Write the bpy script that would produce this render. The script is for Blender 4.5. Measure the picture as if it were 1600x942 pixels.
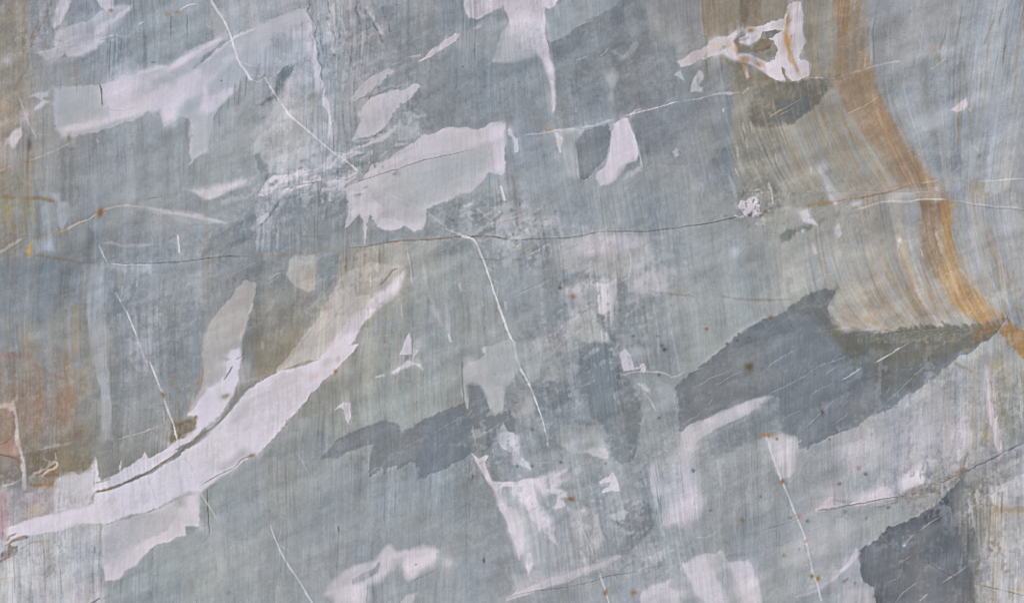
import bpy, math
import numpy as np
R = math.radians
sc = bpy.context.scene
for o in list(bpy.data.objects): bpy.data.objects.remove(o)

# ---------------------------------------------------------------- camera, sky, sun, exposure
SLAB_TOP = 0.031
CAM_H = 2.4
cam = bpy.data.cameras.new("camera"); cam_ob = bpy.data.objects.new("camera", cam)
sc.collection.objects.link(cam_ob); sc.camera = cam_ob
cam.sensor_fit = 'HORIZONTAL'; cam.sensor_width = 36.0
cam.lens = 36.0 * CAM_H / 1.600
cam.clip_start = 0.05; cam.clip_end = 2000
cam_ob.location = (0, 0, SLAB_TOP + CAM_H); cam_ob.rotation_euler = (0, 0, 0)

SUN_EL, SUN_ROT = 58, 200
w = bpy.data.worlds.new("World"); sc.world = w; w.use_nodes = True
nt = w.node_tree; nt.nodes.clear()
sky = nt.nodes.new("ShaderNodeTexSky"); sky.sky_type = 'NISHITA'; sky.sun_disc = False
sky.sun_elevation = R(SUN_EL); sky.sun_rotation = R(SUN_ROT); sky.air_density = 1.0; sky.dust_density = 3.0; sky.ozone_density = 0.6
bg = nt.nodes.new("ShaderNodeBackground"); bg.inputs['Strength'].default_value = 0.10
wo = nt.nodes.new("ShaderNodeOutputWorld")
nt.links.new(sky.outputs[0], bg.inputs['Color']); nt.links.new(bg.outputs[0], wo.inputs['Surface'])
sun = bpy.data.lights.new("sun", 'SUN'); sun.energy = 1.5; sun.angle = R(14); sun.color = (1.0, 0.93, 0.84)
sun_ob = bpy.data.objects.new("sun", sun); sc.collection.objects.link(sun_ob)
# the sky's sun_rotation turns clockwise from +Y seen from above
sun_ob.rotation_euler = (R(90 - SUN_EL), 0, R(180 - SUN_ROT))
sc.view_settings.view_transform = 'Standard'; sc.view_settings.look = 'None'
sc.view_settings.exposure = 0.176; sc.view_settings.gamma = 1.0; sc.view_settings.use_curve_mapping = False
sc.render.engine = 'CYCLES'
sc.cycles.use_denoising = False
sc.cycles.max_bounces = 4
sc.cycles.filter_width = 1.0

# ---------------------------------------------------------------- mineral map of the slab
# Coordinates below are millimetres on the slab face: x to the right, y downwards from the
# top left corner of the piece in view.
import math
import numpy as np
rng = np.random.default_rng(7)
TAB = rng.random((256, 256)).astype(np.float32) * 2 - 1

STEP = 1.5
AX = np.arange(-24, 1624.1, STEP).astype(np.float32)
AY = np.arange(-24, 966.1, STEP).astype(np.float32)
X, Y = np.meshgrid(AX, AY)
NY, NX = X.shape

def vn(u, v, seed=0):
    """value noise in -1..1"""
    u = u + seed * 37.17; v = v + seed * 11.83
    iu = np.floor(u).astype(np.int32); iv = np.floor(v).astype(np.int32)
    fu = (u - iu).astype(np.float32); fv = (v - iv).astype(np.float32)
    fu = fu * fu * (3 - 2 * fu); fv = fv * fv * (3 - 2 * fv)
    a = TAB[iv & 255, iu & 255]; b = TAB[iv & 255, (iu + 1) & 255]
    c = TAB[(iv + 1) & 255, iu & 255]; d = TAB[(iv + 1) & 255, (iu + 1) & 255]
    return (a + (b - a) * fu) * (1 - fv) + (c + (d - c) * fu) * fv

def ss(a, b, x):
    t = np.clip((x - a) / (b - a), 0, 1)
    return t * t * (3 - 2 * t)

def lin(c):
    c = np.asarray(c, np.float32) / 255.0
    return np.where(c <= 0.04045, c / 12.92, ((c + 0.055) / 1.055) ** 2.4).astype(np.float32)

# grain coordinate: the bedding runs nearly vertical, leans in the middle and sweeps in arcs on the right
def grain_u():
    t1 = np.clip(Y - 110, 0, 190); d1 = 0.12 * t1 + 0.0017 * t1 * t1
    w1 = ss(1060, 1350, X) * (1 - ss(1420, 1540, X)) * (1 - ss(298, 302, Y))
    t2 = np.clip(Y - 310, 0, 230); t3 = np.clip(t2 - 140, 0, 90)
    d2 = 0.10 * t2 + 0.0010 * t2 * t2 + 0.003 * t3 * t3
    w2 = ss(1100, 1390, X) * ss(298, 302, Y) * (1 - 0.5 * ss(1540, 1600, X)) * (1 - ss(512, 522, Y))
    mid = 0.13 * (Y - 300) * ss(690, 860, X) * (1 - ss(1100, 1250, X))
    tr = -0.13 * (Y - 200) * ss(1380, 1480, X) * (1 - ss(298, 302, Y))
    wob = 5 * vn(X / 130, Y / 110, 3) + 2.0 * vn(X / 50, Y / 60, 4)
    return X - (d1 * w1 + d2 * w2 + mid + tr) + wob
U = grain_u()
N12 = vn(X / 13, Y / 13, 1); N5 = vn(X / 5.5, Y / 5.5, 2); N3 = vn(X / 2.6, Y / 2.6, 5)
NJ = N12 * 0.9 + N5 * 0.6 + N3 * 0.35
NC = vn(U / 6, Y / 70, 6) + 0.7 * vn(U / 2.6, Y / 45, 7)          # comb-like noise across the bedding
NCL = vn(X / 45, Y / 38, 8) * 0.6 + vn(X / 18, Y / 16, 9) * 0.4     # clouds
NLN = vn(X / 28, Y / 28, 15)

WX = 1.1 * vn(X / 34, Y / 34, 40) + 1.0 * vn(X / 15, Y / 15, 41) + 0.7 * vn(X / 7, Y / 7, 42)
WY = 1.1 * vn(X / 34, Y / 34, 43) + 1.0 * vn(X / 15, Y / 15, 44) + 0.7 * vn(X / 7, Y / 7, 45)
SOFT = np.exp(1.0 * vn(X / 60, Y / 60, 46) + 0.5 * vn(X / 22, Y / 22, 47))
# second set of cleavage planes climbing to the right
CA, SA = np.cos(np.radians(-24)), np.sin(np.radians(-24))
AL = X * CA + Y * SA; AC = -X * SA + Y * CA

def cells(u, v, seed):
    """broken blocks: a random tone per cell and the distance to the cell's border"""
    iu = np.floor(u).astype(np.int32); iv = np.floor(v).astype(np.int32)
    d1 = np.full(u.shape, 9., np.float32); d2 = d1.copy(); tone = np.zeros(u.shape, np.float32)
    for a in (-1, 0, 1):
        for b in (-1, 0, 1):
            ju, jv = iu + a, iv + b
            cx = ju + 0.5 + 0.45 * TAB[(jv + seed) & 255, (ju + 3 * seed) & 255]
            cy = jv + 0.5 + 0.45 * TAB[(jv + 7 * seed) & 255, (ju + 5 * seed + 90) & 255]
            d = np.maximum(np.abs(u - cx), np.abs(v - cy)) * 0.6 + 0.4 * np.hypot(u - cx, v - cy)
            near = d < d1
            d2 = np.where(near, d1, np.minimum(d2, d))
            tone = np.where(near, TAB[(jv + 11 * seed) & 255, (ju + 13 * seed) & 255], tone)
            d1 = np.where(near, d, d1)
    return tone, d2 - d1
_wu, _wv = AL + 9 * vn(X / 30, Y / 30, 50) + 3 * vn(X / 9, Y / 9, 51), X + 7 * vn(X / 26, Y / 40, 52) + 2 * vn(X / 8, Y / 14, 53)
T1, E1 = cells(_wv / 75, (AC + 8 * vn(X / 40, Y / 30, 54) + 3 * vn(X / 9, Y / 9, 55)) / 58, 3)
T2, E2 = cells(_wv / 30, (AC + 5 * vn(X / 24, Y / 20, 56) + 2 * vn(X / 7, Y / 7, 57)) / 26, 5)
NJ2 = vn(AL / 9, AC / 3.2, 92) * 1.3 + vn(U / 2.6, Y / 16, 93) * 0.9
UM = vn(U / 9, Y / 110, 110) * 0.7 + vn(U / 3.6, Y / 70, 111) * 0.6
DUX = np.gradient(U, axis=1) / STEP; DUY = np.gradient(U, axis=0) / STEP
TEAR = vn(X / 48, Y / 48, 94) + 0.5 * vn(X / 20, Y / 20, 95)
MOT = np.clip(0.42 + 0.3 * N5 + 0.28 * N3 + 0.30 * vn(U / 3.4, Y / 30, 96) + 0.35 * NCL + 0.25 * NC + 0.28 * T2 + 0.22 * T1 + 0.18 * vn(AL / 26, AC / 6, 58), -0.2, 1.3)

# ---- ground mass colour
def rbf(pts, sigma):
    num = 0; den = 1e-9
    sx = X + 18 * NCL
    for p in pts:
        w = np.exp(-((sx - p[0]) ** 2 + ((Y - p[1]) * 1.0) ** 2) / (2 * sigma * sigma)) + 1e-7 / (1 + ((X - p[0]) ** 2 + (Y - p[1]) ** 2) / 1e4)
        den = den + w
        num = num + w[..., None] * np.asarray(p[2:], np.float32)
    return num / den[..., None]

CELL = {}
def box(x0, x1, y0, y1):
    i0, i1 = np.searchsorted(AX, [x0, x1]); j0, j1 = np.searchsorted(AY, [y0, y1])
    return slice(max(j0 - 1, 0), min(j1 + 1, NY)), slice(max(i0 - 1, 0), min(i1 + 1, NX))

def chaikin(p, n, closed):
    p = np.asarray(p, np.float32)
    for _ in range(n):
        q = np.roll(p, -1, 0) if closed else p[1:]
        a = p if closed else p[:-1]
        r = np.empty((2 * len(a), 2), np.float32)
        r[0::2] = a * 0.8 + q * 0.2; r[1::2] = a * 0.2 + q * 0.8
        if not closed:
            r = np.concatenate([p[:1], r, p[-1:]])
        p = r
    return p

def seg_dist(px, py, a, b):
    vx, vy = b[0] - a[0], b[1] - a[1]
    L = vx * vx + vy * vy + 1e-9
    t = np.clip(((px - a[0]) * vx + (py - a[1]) * vy) / L, 0, 1)
    return np.hypot(px - a[0] - t * vx, py - a[1] - t * vy), t

def tone(c):
    c = np.asarray(c, np.float32)
    k = 0.24 if c.max() - c.min() > 48 else 0.0
    return c + (c.mean() - c) * k

PARTS = []                       # (name, label)
def part_id(spec):
    if spec is None: return None
    name, label = spec if isinstance(spec, tuple) else (spec, None)
    PARTS.append((name, label)); return len(PARTS)

def start():
    global COL, PID, STR, HGT, WRM, PAL, DRK
    COL = rbf(BASE, 62).astype(np.float32) + np.array([0.8, 1.2, 1.6], np.float32)
    PID = np.zeros((NY, NX), np.int16)
    STR = np.ones((NY, NX), np.float32)
    HGT = np.zeros((NY, NX), np.float32); WRM = np.zeros((NY, NX), np.float32); PAL = np.zeros((NY, NX), np.float32); DRK = np.zeros((NY, NX), np.float32)

def xy(s):
    v = np.array([float(t) for t in s.replace(',', ' ').split()], np.float32)
    return v.reshape(-1, 2)

def P(c, s, soft=1.6, op=1.0, jit=1.3, comb=0.0, part=None, st=None, h=0.0, ch=0, mot=None, halo=None, um=0.0):
    """a patch of one mineral: outline, softness of its edge, strength"""
    p = chaikin(xy(s), ch, True)
    if halo is None: halo = (0.42 if sum(c) > 500 else 0.15) if (soft < 3 and part is not None) else 0.0
    m = soft * 1.5 + jit * 3 + comb * 3 + 8 + halo * 60
    jj, ii = box(p[:, 0].min() - m, p[:, 0].max() + m, p[:, 1].min() - m, p[:, 1].max() + m)
    px, py = X[jj, ii], Y[jj, ii]
    px = px + jit * WX[jj, ii]; py = py + jit * WY[jj, ii]
    if mot is None: mot = (0.10 if sum(c) < 420 else 0.20) if soft < 3 else 0.4
    d = np.full(px.shape, 1e9, np.float32); ins = np.zeros(px.shape, bool)
    for k in range(len(p)):
        a, b = p[k], p[(k + 1) % len(p)]
        dd, _ = seg_dist(px, py, a, b); d = np.minimum(d, dd)
        if a[1] != b[1]:
            cr = (a[1] > py) != (b[1] > py)
            ins ^= cr & (px < (b[0] - a[0]) * (py - a[1]) / (b[1] - a[1]) + a[0])
    d0 = np.where(ins, -d, d)
    tear = np.clip(0.12 + 1.1 * TEAR[jj, ii], 0, 1.2)
    q = 0.35 if soft >= 5 else 1.0
    d = d0 + jit * q * (NJ[jj, ii] + 0.8 * tear * NJ2[jj, ii]) + (comb + (0.9 * tear if soft < 3 else 0)) * NC[jj, ii]
    sf = soft * SOFT[jj, ii]
    cov = 1 - ss(-sf, sf, d)
    raw = cov
    cov = cov * op
    if halo: cov = np.maximum(cov, op * halo * np.exp(-np.maximum(d, 0) / (13 * tear + 3)) * np.clip(0.5 + 0.9 * NCL[jj, ii] + 0.6 * NC[jj, ii], 0, 1.5) * (d > -soft))
    if mot: cov = cov * np.clip(1 - mot * MOT[jj, ii], 0, 1)
    if um: cov = cov * np.clip(1 - um * (0.45 + 0.9 * UM[jj, ii]), 0, 1)
    COL[jj, ii] += (tone(c) - COL[jj, ii]) * cov[..., None]
    if st is not None: STR[jj, ii] += (st - STR[jj, ii]) * cov
    if h: HGT[jj, ii] += h * raw
    i = part_id(part)
    if i: PID[jj, ii][raw > 0.5] = i

def L(c, s, w=1.6, op=1.0, soft=0.7, wob=0.8, part=None, taper=1, h=0.0, brk=0.18, ch=1, bran=1):
    """a vein, crack or streak along a line; brk breaks it up along its length"""
    p = chaikin(xy(s), ch, False)
    c = np.asarray(c, np.float32); c = c + (c.mean() - c) * (0.25 if c.max() - c.min() > 30 else 0)
    m = w + soft + wob * 2 + 4
    jj, ii = box(p[:, 0].min() - m, p[:, 0].max() + m, p[:, 1].min() - m, p[:, 1].max() + m)
    px = X[jj, ii] + wob * (N12[jj, ii] + 0.4 * N5[jj, ii]); py = Y[jj, ii] + wob * (NLN[jj, ii] + 0.5 * NJ[jj, ii])
    px = px + 0.35 * wob * N3[jj, ii]
    sl = np.hypot(*(p[1:] - p[:-1]).T); cum = np.concatenate([[0], np.cumsum(sl)]); tot = cum[-1]
    d = np.full(px.shape, 1e9, np.float32); tt = np.zeros(px.shape, np.float32)
    for k in range(len(p) - 1):
        dd, t = seg_dist(px, py, p[k], p[k + 1])
        c2 = dd < d
        d = np.where(c2, dd, d); tt = np.where(c2, (cum[k] + t * sl[k]) / tot, tt)
    wl = w * 0.46 * (1 + 0.35 * N12[jj, ii] + 0.3 * N5[jj, ii])
    if taper: wl = wl * (0.35 + 0.65 * np.clip(np.minimum(tt, 1 - tt) * 6, 0, 1))
    cov = 1 - ss(wl - soft, wl + soft, d)
    if taper: cov = cov * np.clip(np.minimum(tt, 1 - tt) * 9 + 0.25, 0, 1)
    if brk: cov = cov * np.clip(1 - brk * (0.6 + 1.0 * vn(tt * tot / 16, tt * 0, 12) + 0.8 * N5[jj, ii]), 0, 1)
    raw = cov
    cov = cov * op
    COL[jj, ii] += (tone(c) - COL[jj, ii]) * cov[..., None]
    if h: HGT[jj, ii] += h * raw
    i = part_id(part)
    if i: PID[jj, ii][d < np.maximum(w * 0.5, 0.5) + 0.45] = i
    nb = int(tot / 26) if (part and tot > 70 and bran) else 0
    for k in range(nb):
        r = rng.random(6); q = r[0] * tot; e = min(max(int(np.searchsorted(cum, q)) - 1, 0), len(p) - 2)
        t = (q - cum[e]) / max(sl[e], 1e-3); bx, by = p[e] + (p[e + 1] - p[e]) * t
        dx, dy = (p[e + 1] - p[e]) / max(sl[e], 1e-3)
        an = math.atan2(dy, dx) + (0.25 + 0.6 * r[1]) * (1 if r[2] > 0.5 else -1); le = 6 + 20 * r[3] * r[3]
        sg = 1 if r[4] > 0.5 else -1; off = 2.5 * (r[5] - 0.5)
        L(c, f"{bx+off:.1f} {by+off:.1f} {bx+off+sg*math.cos(an)*le*.5:.1f} {by+off+sg*math.sin(an)*le*.5+r[2]:.1f} {bx+off+sg*math.cos(an)*le:.1f} {by+off+sg*math.sin(an)*le:.1f}", max(1.2, w * 0.6), op * 0.5, 0.8, 1.2, brk=0.3)

def S(c, x, y, length, w, op, soft=None):
    """a streak that follows the bedding"""
    pts = []; n = max(3, int(length / 12))
    for k in range(n + 1):
        pts.append(f"{x:.1f} {y:.1f}")
        i = int(np.clip((x - AX[0]) / STEP, 0, NX - 1)); j = int(np.clip((y - AY[0]) / STEP, 0, NY - 1))
        x -= float(np.clip(DUY[j, i] / max(DUX[j, i], 0.4), -1.1, 1.1)) * length / n; y += length / n
    L(c, " ".join(pts), w, op, soft or w * 0.45, 1.2, brk=0.3, ch=1)

def streaks(x0, y0, x1, y1, n, cols, w=(2, 6), ln=(40, 130), op=(.25, .5), inside=None):
    for _ in range(n):
        r = rng.random(7)
        x, y = x0 + (x1 - x0) * r[0], y0 + (y1 - y0) * r[1]
        le = min(ln[0] + (ln[1] - ln[0]) * r[2], y1 + 10 - y)
        if le < 14: continue
        S(cols[int(r[3] * len(cols))], x, y, le, w[0] + (w[1] - w[0]) * r[4] ** 2, op[0] + (op[1] - op[0]) * r[5])

def B(c, x, y, rx, ry, op=1.0, rot=0.0, jit=0.35, comb=0.0, st=None, hard=0.0, part=None):
    """a cloud of mineral with a soft edge; hard > 0 gives it a rim"""
    m = max(rx, ry) * 2.6
    jj, ii = box(x - m, x + m, y - m, y + m)
    a = np.radians(rot); dx, dy = X[jj, ii] - x, Y[jj, ii] - y
    r = np.hypot((dx * np.cos(a) + dy * np.sin(a)) / rx, (-dx * np.sin(a) + dy * np.cos(a)) / ry)
    sm = np.float32(min(1.0, 7.0 / max(rx, ry)))
    r = r * (1 + jit * (0.6 * NCL[jj, ii] + 0.5 * N12[jj, ii] + (0.3 + 0.2 * sm) * N5[jj, ii])) + comb * NC[jj, ii] + 0.12 * WX[jj, ii] * sm
    if hard: cov = 1 - ss(1 - hard, 1 + hard, r)
    else: cov = np.exp(-r * r * 1.1)
    i = part_id(part)
    if i: PID[jj, ii][r < 1.0] = i
    cov = np.clip(cov, 0, 1) * op
    COL[jj, ii] += (tone(c) - COL[jj, ii]) * cov[..., None]
    if st is not None: STR[jj, ii] += (st - STR[jj, ii]) * cov

def K(x, y, rx, ry, amp=0.0, warm=0.0):
    """where the bedding streaks are stronger, or rusty"""
    g = np.exp(-((X - x) / rx) ** 2 - ((Y - y) / ry) ** 2)
    global STR, WRM
    STR = STR + 0.5 * amp * g; WRM = WRM + warm * g

def Z(x, y, rx, ry, pale=0.0, dark=0.0):
    """zones shot through with broken pale smears or dark wisps"""
    g = np.exp(-((X - x) / rx) ** 2 - ((Y - y) / ry) ** 2)
    global PAL, DRK
    PAL = PAL + pale * g; DRK = DRK + dark * g

def boxblur(a, r):
    for ax in (0, 1):
        p = np.pad(a, [(r + 1, r) if k == ax else (0, 0) for k in range(a.ndim)], mode='edge')
        c = np.cumsum(p, axis=ax, dtype=np.float64)
        n = a.shape[ax]
        a = ((np.take(c, range(2 * r + 1, 2 * r + 1 + n), ax) - np.take(c, range(0, n), ax)) / (2 * r + 1)).astype(np.float32)
    return a

def finish():
    """bedding streaks, broken blocks, hair veins and grain over the whole face"""
    global COL
    # broken smears: sheared noise cut by the bedding
    f1 = vn((AL + 6 * N12) / 34, (AC + 4 * N5) / 11, 100) * 0.8 + vn(AL / 12, AC / 5, 101) * 0.5 + vn(U / 5, Y / 40, 102) * 0.45 + 0.3 * N5 + 0.2 * N3
    f2 = vn((U + 3 * N12) / 12, Y / 60, 103) * 0.8 + vn(U / 4, Y / 24, 104) * 0.5 + vn(AL / 20, AC / 8, 105) * 0.45 + 0.3 * N5 + 0.2 * N3
    sm = np.clip(ss(0.25, 0.95, f1) + 0.8 * ss(0.35, 1.0, f2), 0, 1)
    sd = np.clip(ss(0.25, 0.95, -f2) + 0.8 * ss(0.35, 1.0, -f1), 0, 1)
    k = np.clip((0.06 + 0.9 * PAL) * sm, 0, 0.9)[..., None]
    COL = COL + (np.array([192., 190., 198.], np.float32) - COL) * k
    k = np.clip((0.05 + 0.85 * DRK) * sd * np.clip(STR, 0.2, 1), 0, 0.8)[..., None]
    COL = COL + (np.array([120., 126., 133.], np.float32) - COL) * k
    amp = STR * (0.8 + 0.5 * vn(X / 90, Y / 120, 29) + 0.3 * vn(X / 30, Y / 200, 59))
    amp = np.clip(amp, 0.05, 2.6)
    s = (0.40 * vn(U / 34, Y / 420, 20) + 0.36 * vn(U / 11, Y / 200, 21) + 0.36 * vn(U / 4.8, Y / 90, 22)
         + 0.75 * vn(U / 2.4, Y / 46, 23) + 0.55 * vn(U / 1.7, Y / 26, 24))
    dark = np.clip(vn(U / 2.6, Y / 60, 25) * 0.9 + vn(U / 40, Y / 90, 26) * 0.5 - 0.45, 0, 1)
    light = np.clip(vn(U / 2.4, Y / 55, 27) * 0.9 + vn(U / 50, Y / 80, 28) * 0.5 - 0.45, 0, 1)
    warm = vn(U / 26, Y / 200, 30) * 0.6 + vn(U / 7, Y / 140, 31) * 0.5
    blocks = 0.55 * T1 + 0.5 * T2
    wisp = vn(AL / 70, AC / 16, 60) * 0.6 + vn(AL / 26, AC / 7, 61) * 0.5
    mott = 0.5 * vn(X / 24, Y / 24, 62) + 0.45 * vn(X / 11, Y / 12, 63) + 0.4 * N5 + 0.45 * N3
    weave = 0.6 * vn(X / 1.7, Y / 9, 64) + 0.5 * vn(X / 11, Y / 1.7, 65)
    q = 0.3 + 0.7 * np.clip(STR, 0, 1)
    g = (1 + amp * (0.023 * s - 0.075 * dark + 0.04 * light) + 0.020 * NCL + q * ((0.024 + 0.022 * np.clip(vn(X / 110, Y / 90, 87), -1, 1)) * blocks + 0.034 * wisp + 0.028 * mott) + 0.002 * weave)
    g = g + np.clip(STR, 0.2, 1.3) * 0.040 * vn(U / 20, Y / 240, 112) + q * 0.035 * vn((AL + 10 * N12) / 150, (AC + 5 * N12) / 20, 113)
    # hair veins: zero crossings of stretched noise, kept only here and there
    def hair(f, width, gate, lo):
        gx = np.gradient(f, axis=1) / np.gradient(AX)[None, :]; gy = np.gradient(f, axis=0) / np.gradient(AY)[:, None]
        d = np.abs(f) / (np.hypot(gx, gy) + 1e-4)
        return (1 - ss(width * 0.3, width, d)) * ss(lo, lo + 0.35, gate)
    h1 = hair(vn(AL / 300, AC / 24, 70) + 0.05 * vn(AL / 24, AC / 12, 71), 1.1, vn(AL / 60, AC / 40, 72) + 0.4 * vn(X / 20, Y / 20, 73), 0.45)
    h2 = hair(vn(U / 22, Y / 500, 74) + 0.04 * vn(X / 18, Y / 40, 75), 1.0, vn(X / 40, Y / 90, 76) + 0.4 * vn(X / 24, Y / 24, 77), 0.35)
    e2 = (1 - ss(0.01, 0.06, E2)) * ss(0.2, 0.6, vn(X / 60, Y / 50, 82) + 0.4 * vn(X / 14, Y / 14, 83))
    g = g + q * (0.010 * h1 - 0.05 * h2 - 0.03 * e2)
    sp = vn(X / 2.3, Y / 2.3, 84) * 0.7 + vn(X / 5, Y / 5, 85) * 0.5
    g = g - 0.25 * np.clip(sp - 0.78, 0, 0.4) * q
    COL = COL * g[..., None]
    tint = (amp * 1.8 * warm + 2.0 * vn(X / 60, Y / 60, 86) + 1.2 * T1)[..., None] * np.array([1.0, 0.15, -0.9], np.float32)
    st = np.clip(vn(U / 16, Y / 150, 90) * 0.7 + vn(U / 6, Y / 110, 91) * 0.6 + 0.1, -1, 1)
    tint = tint + (WRM * st)[..., None] * np.array([8.0, 1.0, -9.0], np.float32) * (0.35 + 0.65 * (st > 0))[..., None] + (WRM * np.clip(-st, 0, 1))[..., None] * 7
    COL = COL + tint
    COL = COL + 0.6 * (COL - boxblur(COL, 2)) + 0.22 * (COL - boxblur(COL, 12))
    m = COL.mean(-1, keepdims=True)
    m2 = np.where(m < 156, 156 + (m - 156) * 1.14, 156 + (m - 156) * 1.10) - 0.5
    COL = np.clip(m2 + (COL - m) * 1.02, 20, 236)
BASE = [(0,0,140,145,150),(60,50,150,152,164),(220,60,150,157,163),(20,120,148,147,143),(120,110,148,155,163),(15,200,164,155,149),
(200,240,145,151,158),(60,300,142,145,147),(30,350,146,148,146),(200,280,143,149,155),(350,250,143,150,155),(350,330,150,156,163),
(250,380,142,149,157),(60,440,130,136,143),(140,440,136,140,143),(250,440,147,153,162),(330,440,140,146,152),(40,520,142,146,150),
(90,560,150,147,142),(70,640,150,141,136),(150,620,146,149,152),(200,640,140,145,150),(280,560,138,144,150),(230,690,138,140,137),
(110,700,134,130,116),(420,450,139,144,147),(430,520,132,132,131),(450,570,140,132,121),(480,700,150,156,157),(560,620,148,155,155),
(660,620,150,156,156),(600,500,155,157,155),(680,450,159,163,164),(750,450,155,160,163),(720,520,148,154,156),(850,440,148,155,162),
(420,760,150,155,158),(450,880,152,156,160),(560,800,148,153,159),(700,800,146,152,157),(740,880,143,149,156),(660,920,143,149,154),
(350,880,150,156,158),(250,930,148,155,158),(80,880,178,180,186),(450,60,164,168,176),(450,200,164,168,174),(560,60,159,162,168),
(640,50,140,146,153),(620,250,150,154,158),(720,130,138,144,151),(750,60,150,156,160),(820,150,150,156,163),(850,280,148,155,163),
(950,100,135,141,148),(1060,60,146,151,158),(1070,150,137,143,150),(1080,220,139,145,153),(1050,300,143,149,156),(950,320,150,157,163),
(1150,320,146,151,152),(1160,240,141,135,123),(1130,40,140,135,127),(1150,420,153,159,163),(1080,400,150,157,163),(1280,60,152,146,137),
(1230,260,155,152,145),(1300,230,160,152,139),(1400,60,155,159,165),(1480,60,158,161,166),(1570,60,162,166,172),(1440,150,151,156,163),
(1560,180,165,169,176),(1500,250,150,155,162),(1570,300,158,159,161),(1280,400,165,167,166),(1400,400,162,156,149),(1520,370,155,157,162),
(1580,420,165,168,172),(1350,490,172,168,159),(1430,480,170,162,153),(1590,480,168,171,175),(1120,500,162,167,167),(1000,530,143,149,154),
(850,560,148,153,157),(880,640,137,143,149),(1030,680,151,156,160),(1130,700,150,155,158),(1330,700,164,166,170),(1400,650,168,169,173),
(1480,640,164,166,171),(1580,620,152,154,152),(1530,700,165,165,165),(1100,760,150,155,160),(1150,820,148,153,158),(1250,880,158,163,168),
(1300,800,158,161,166),(1350,740,160,162,162),(900,760,151,156,160),(880,860,160,164,170),(1000,920,160,163,170),(900,930,141,147,153),
(1050,850,150,156,160),(1200,930,150,155,160),(1560,880,182,181,183),(1520,820,150,146,141),(1580,740,165,165,170)]
WH = (207,200,213); PK = (206,197,206); PL = (190,189,197); GL = (174,178,185); DK = (125,130,137); VE = (196,196,204)

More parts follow.
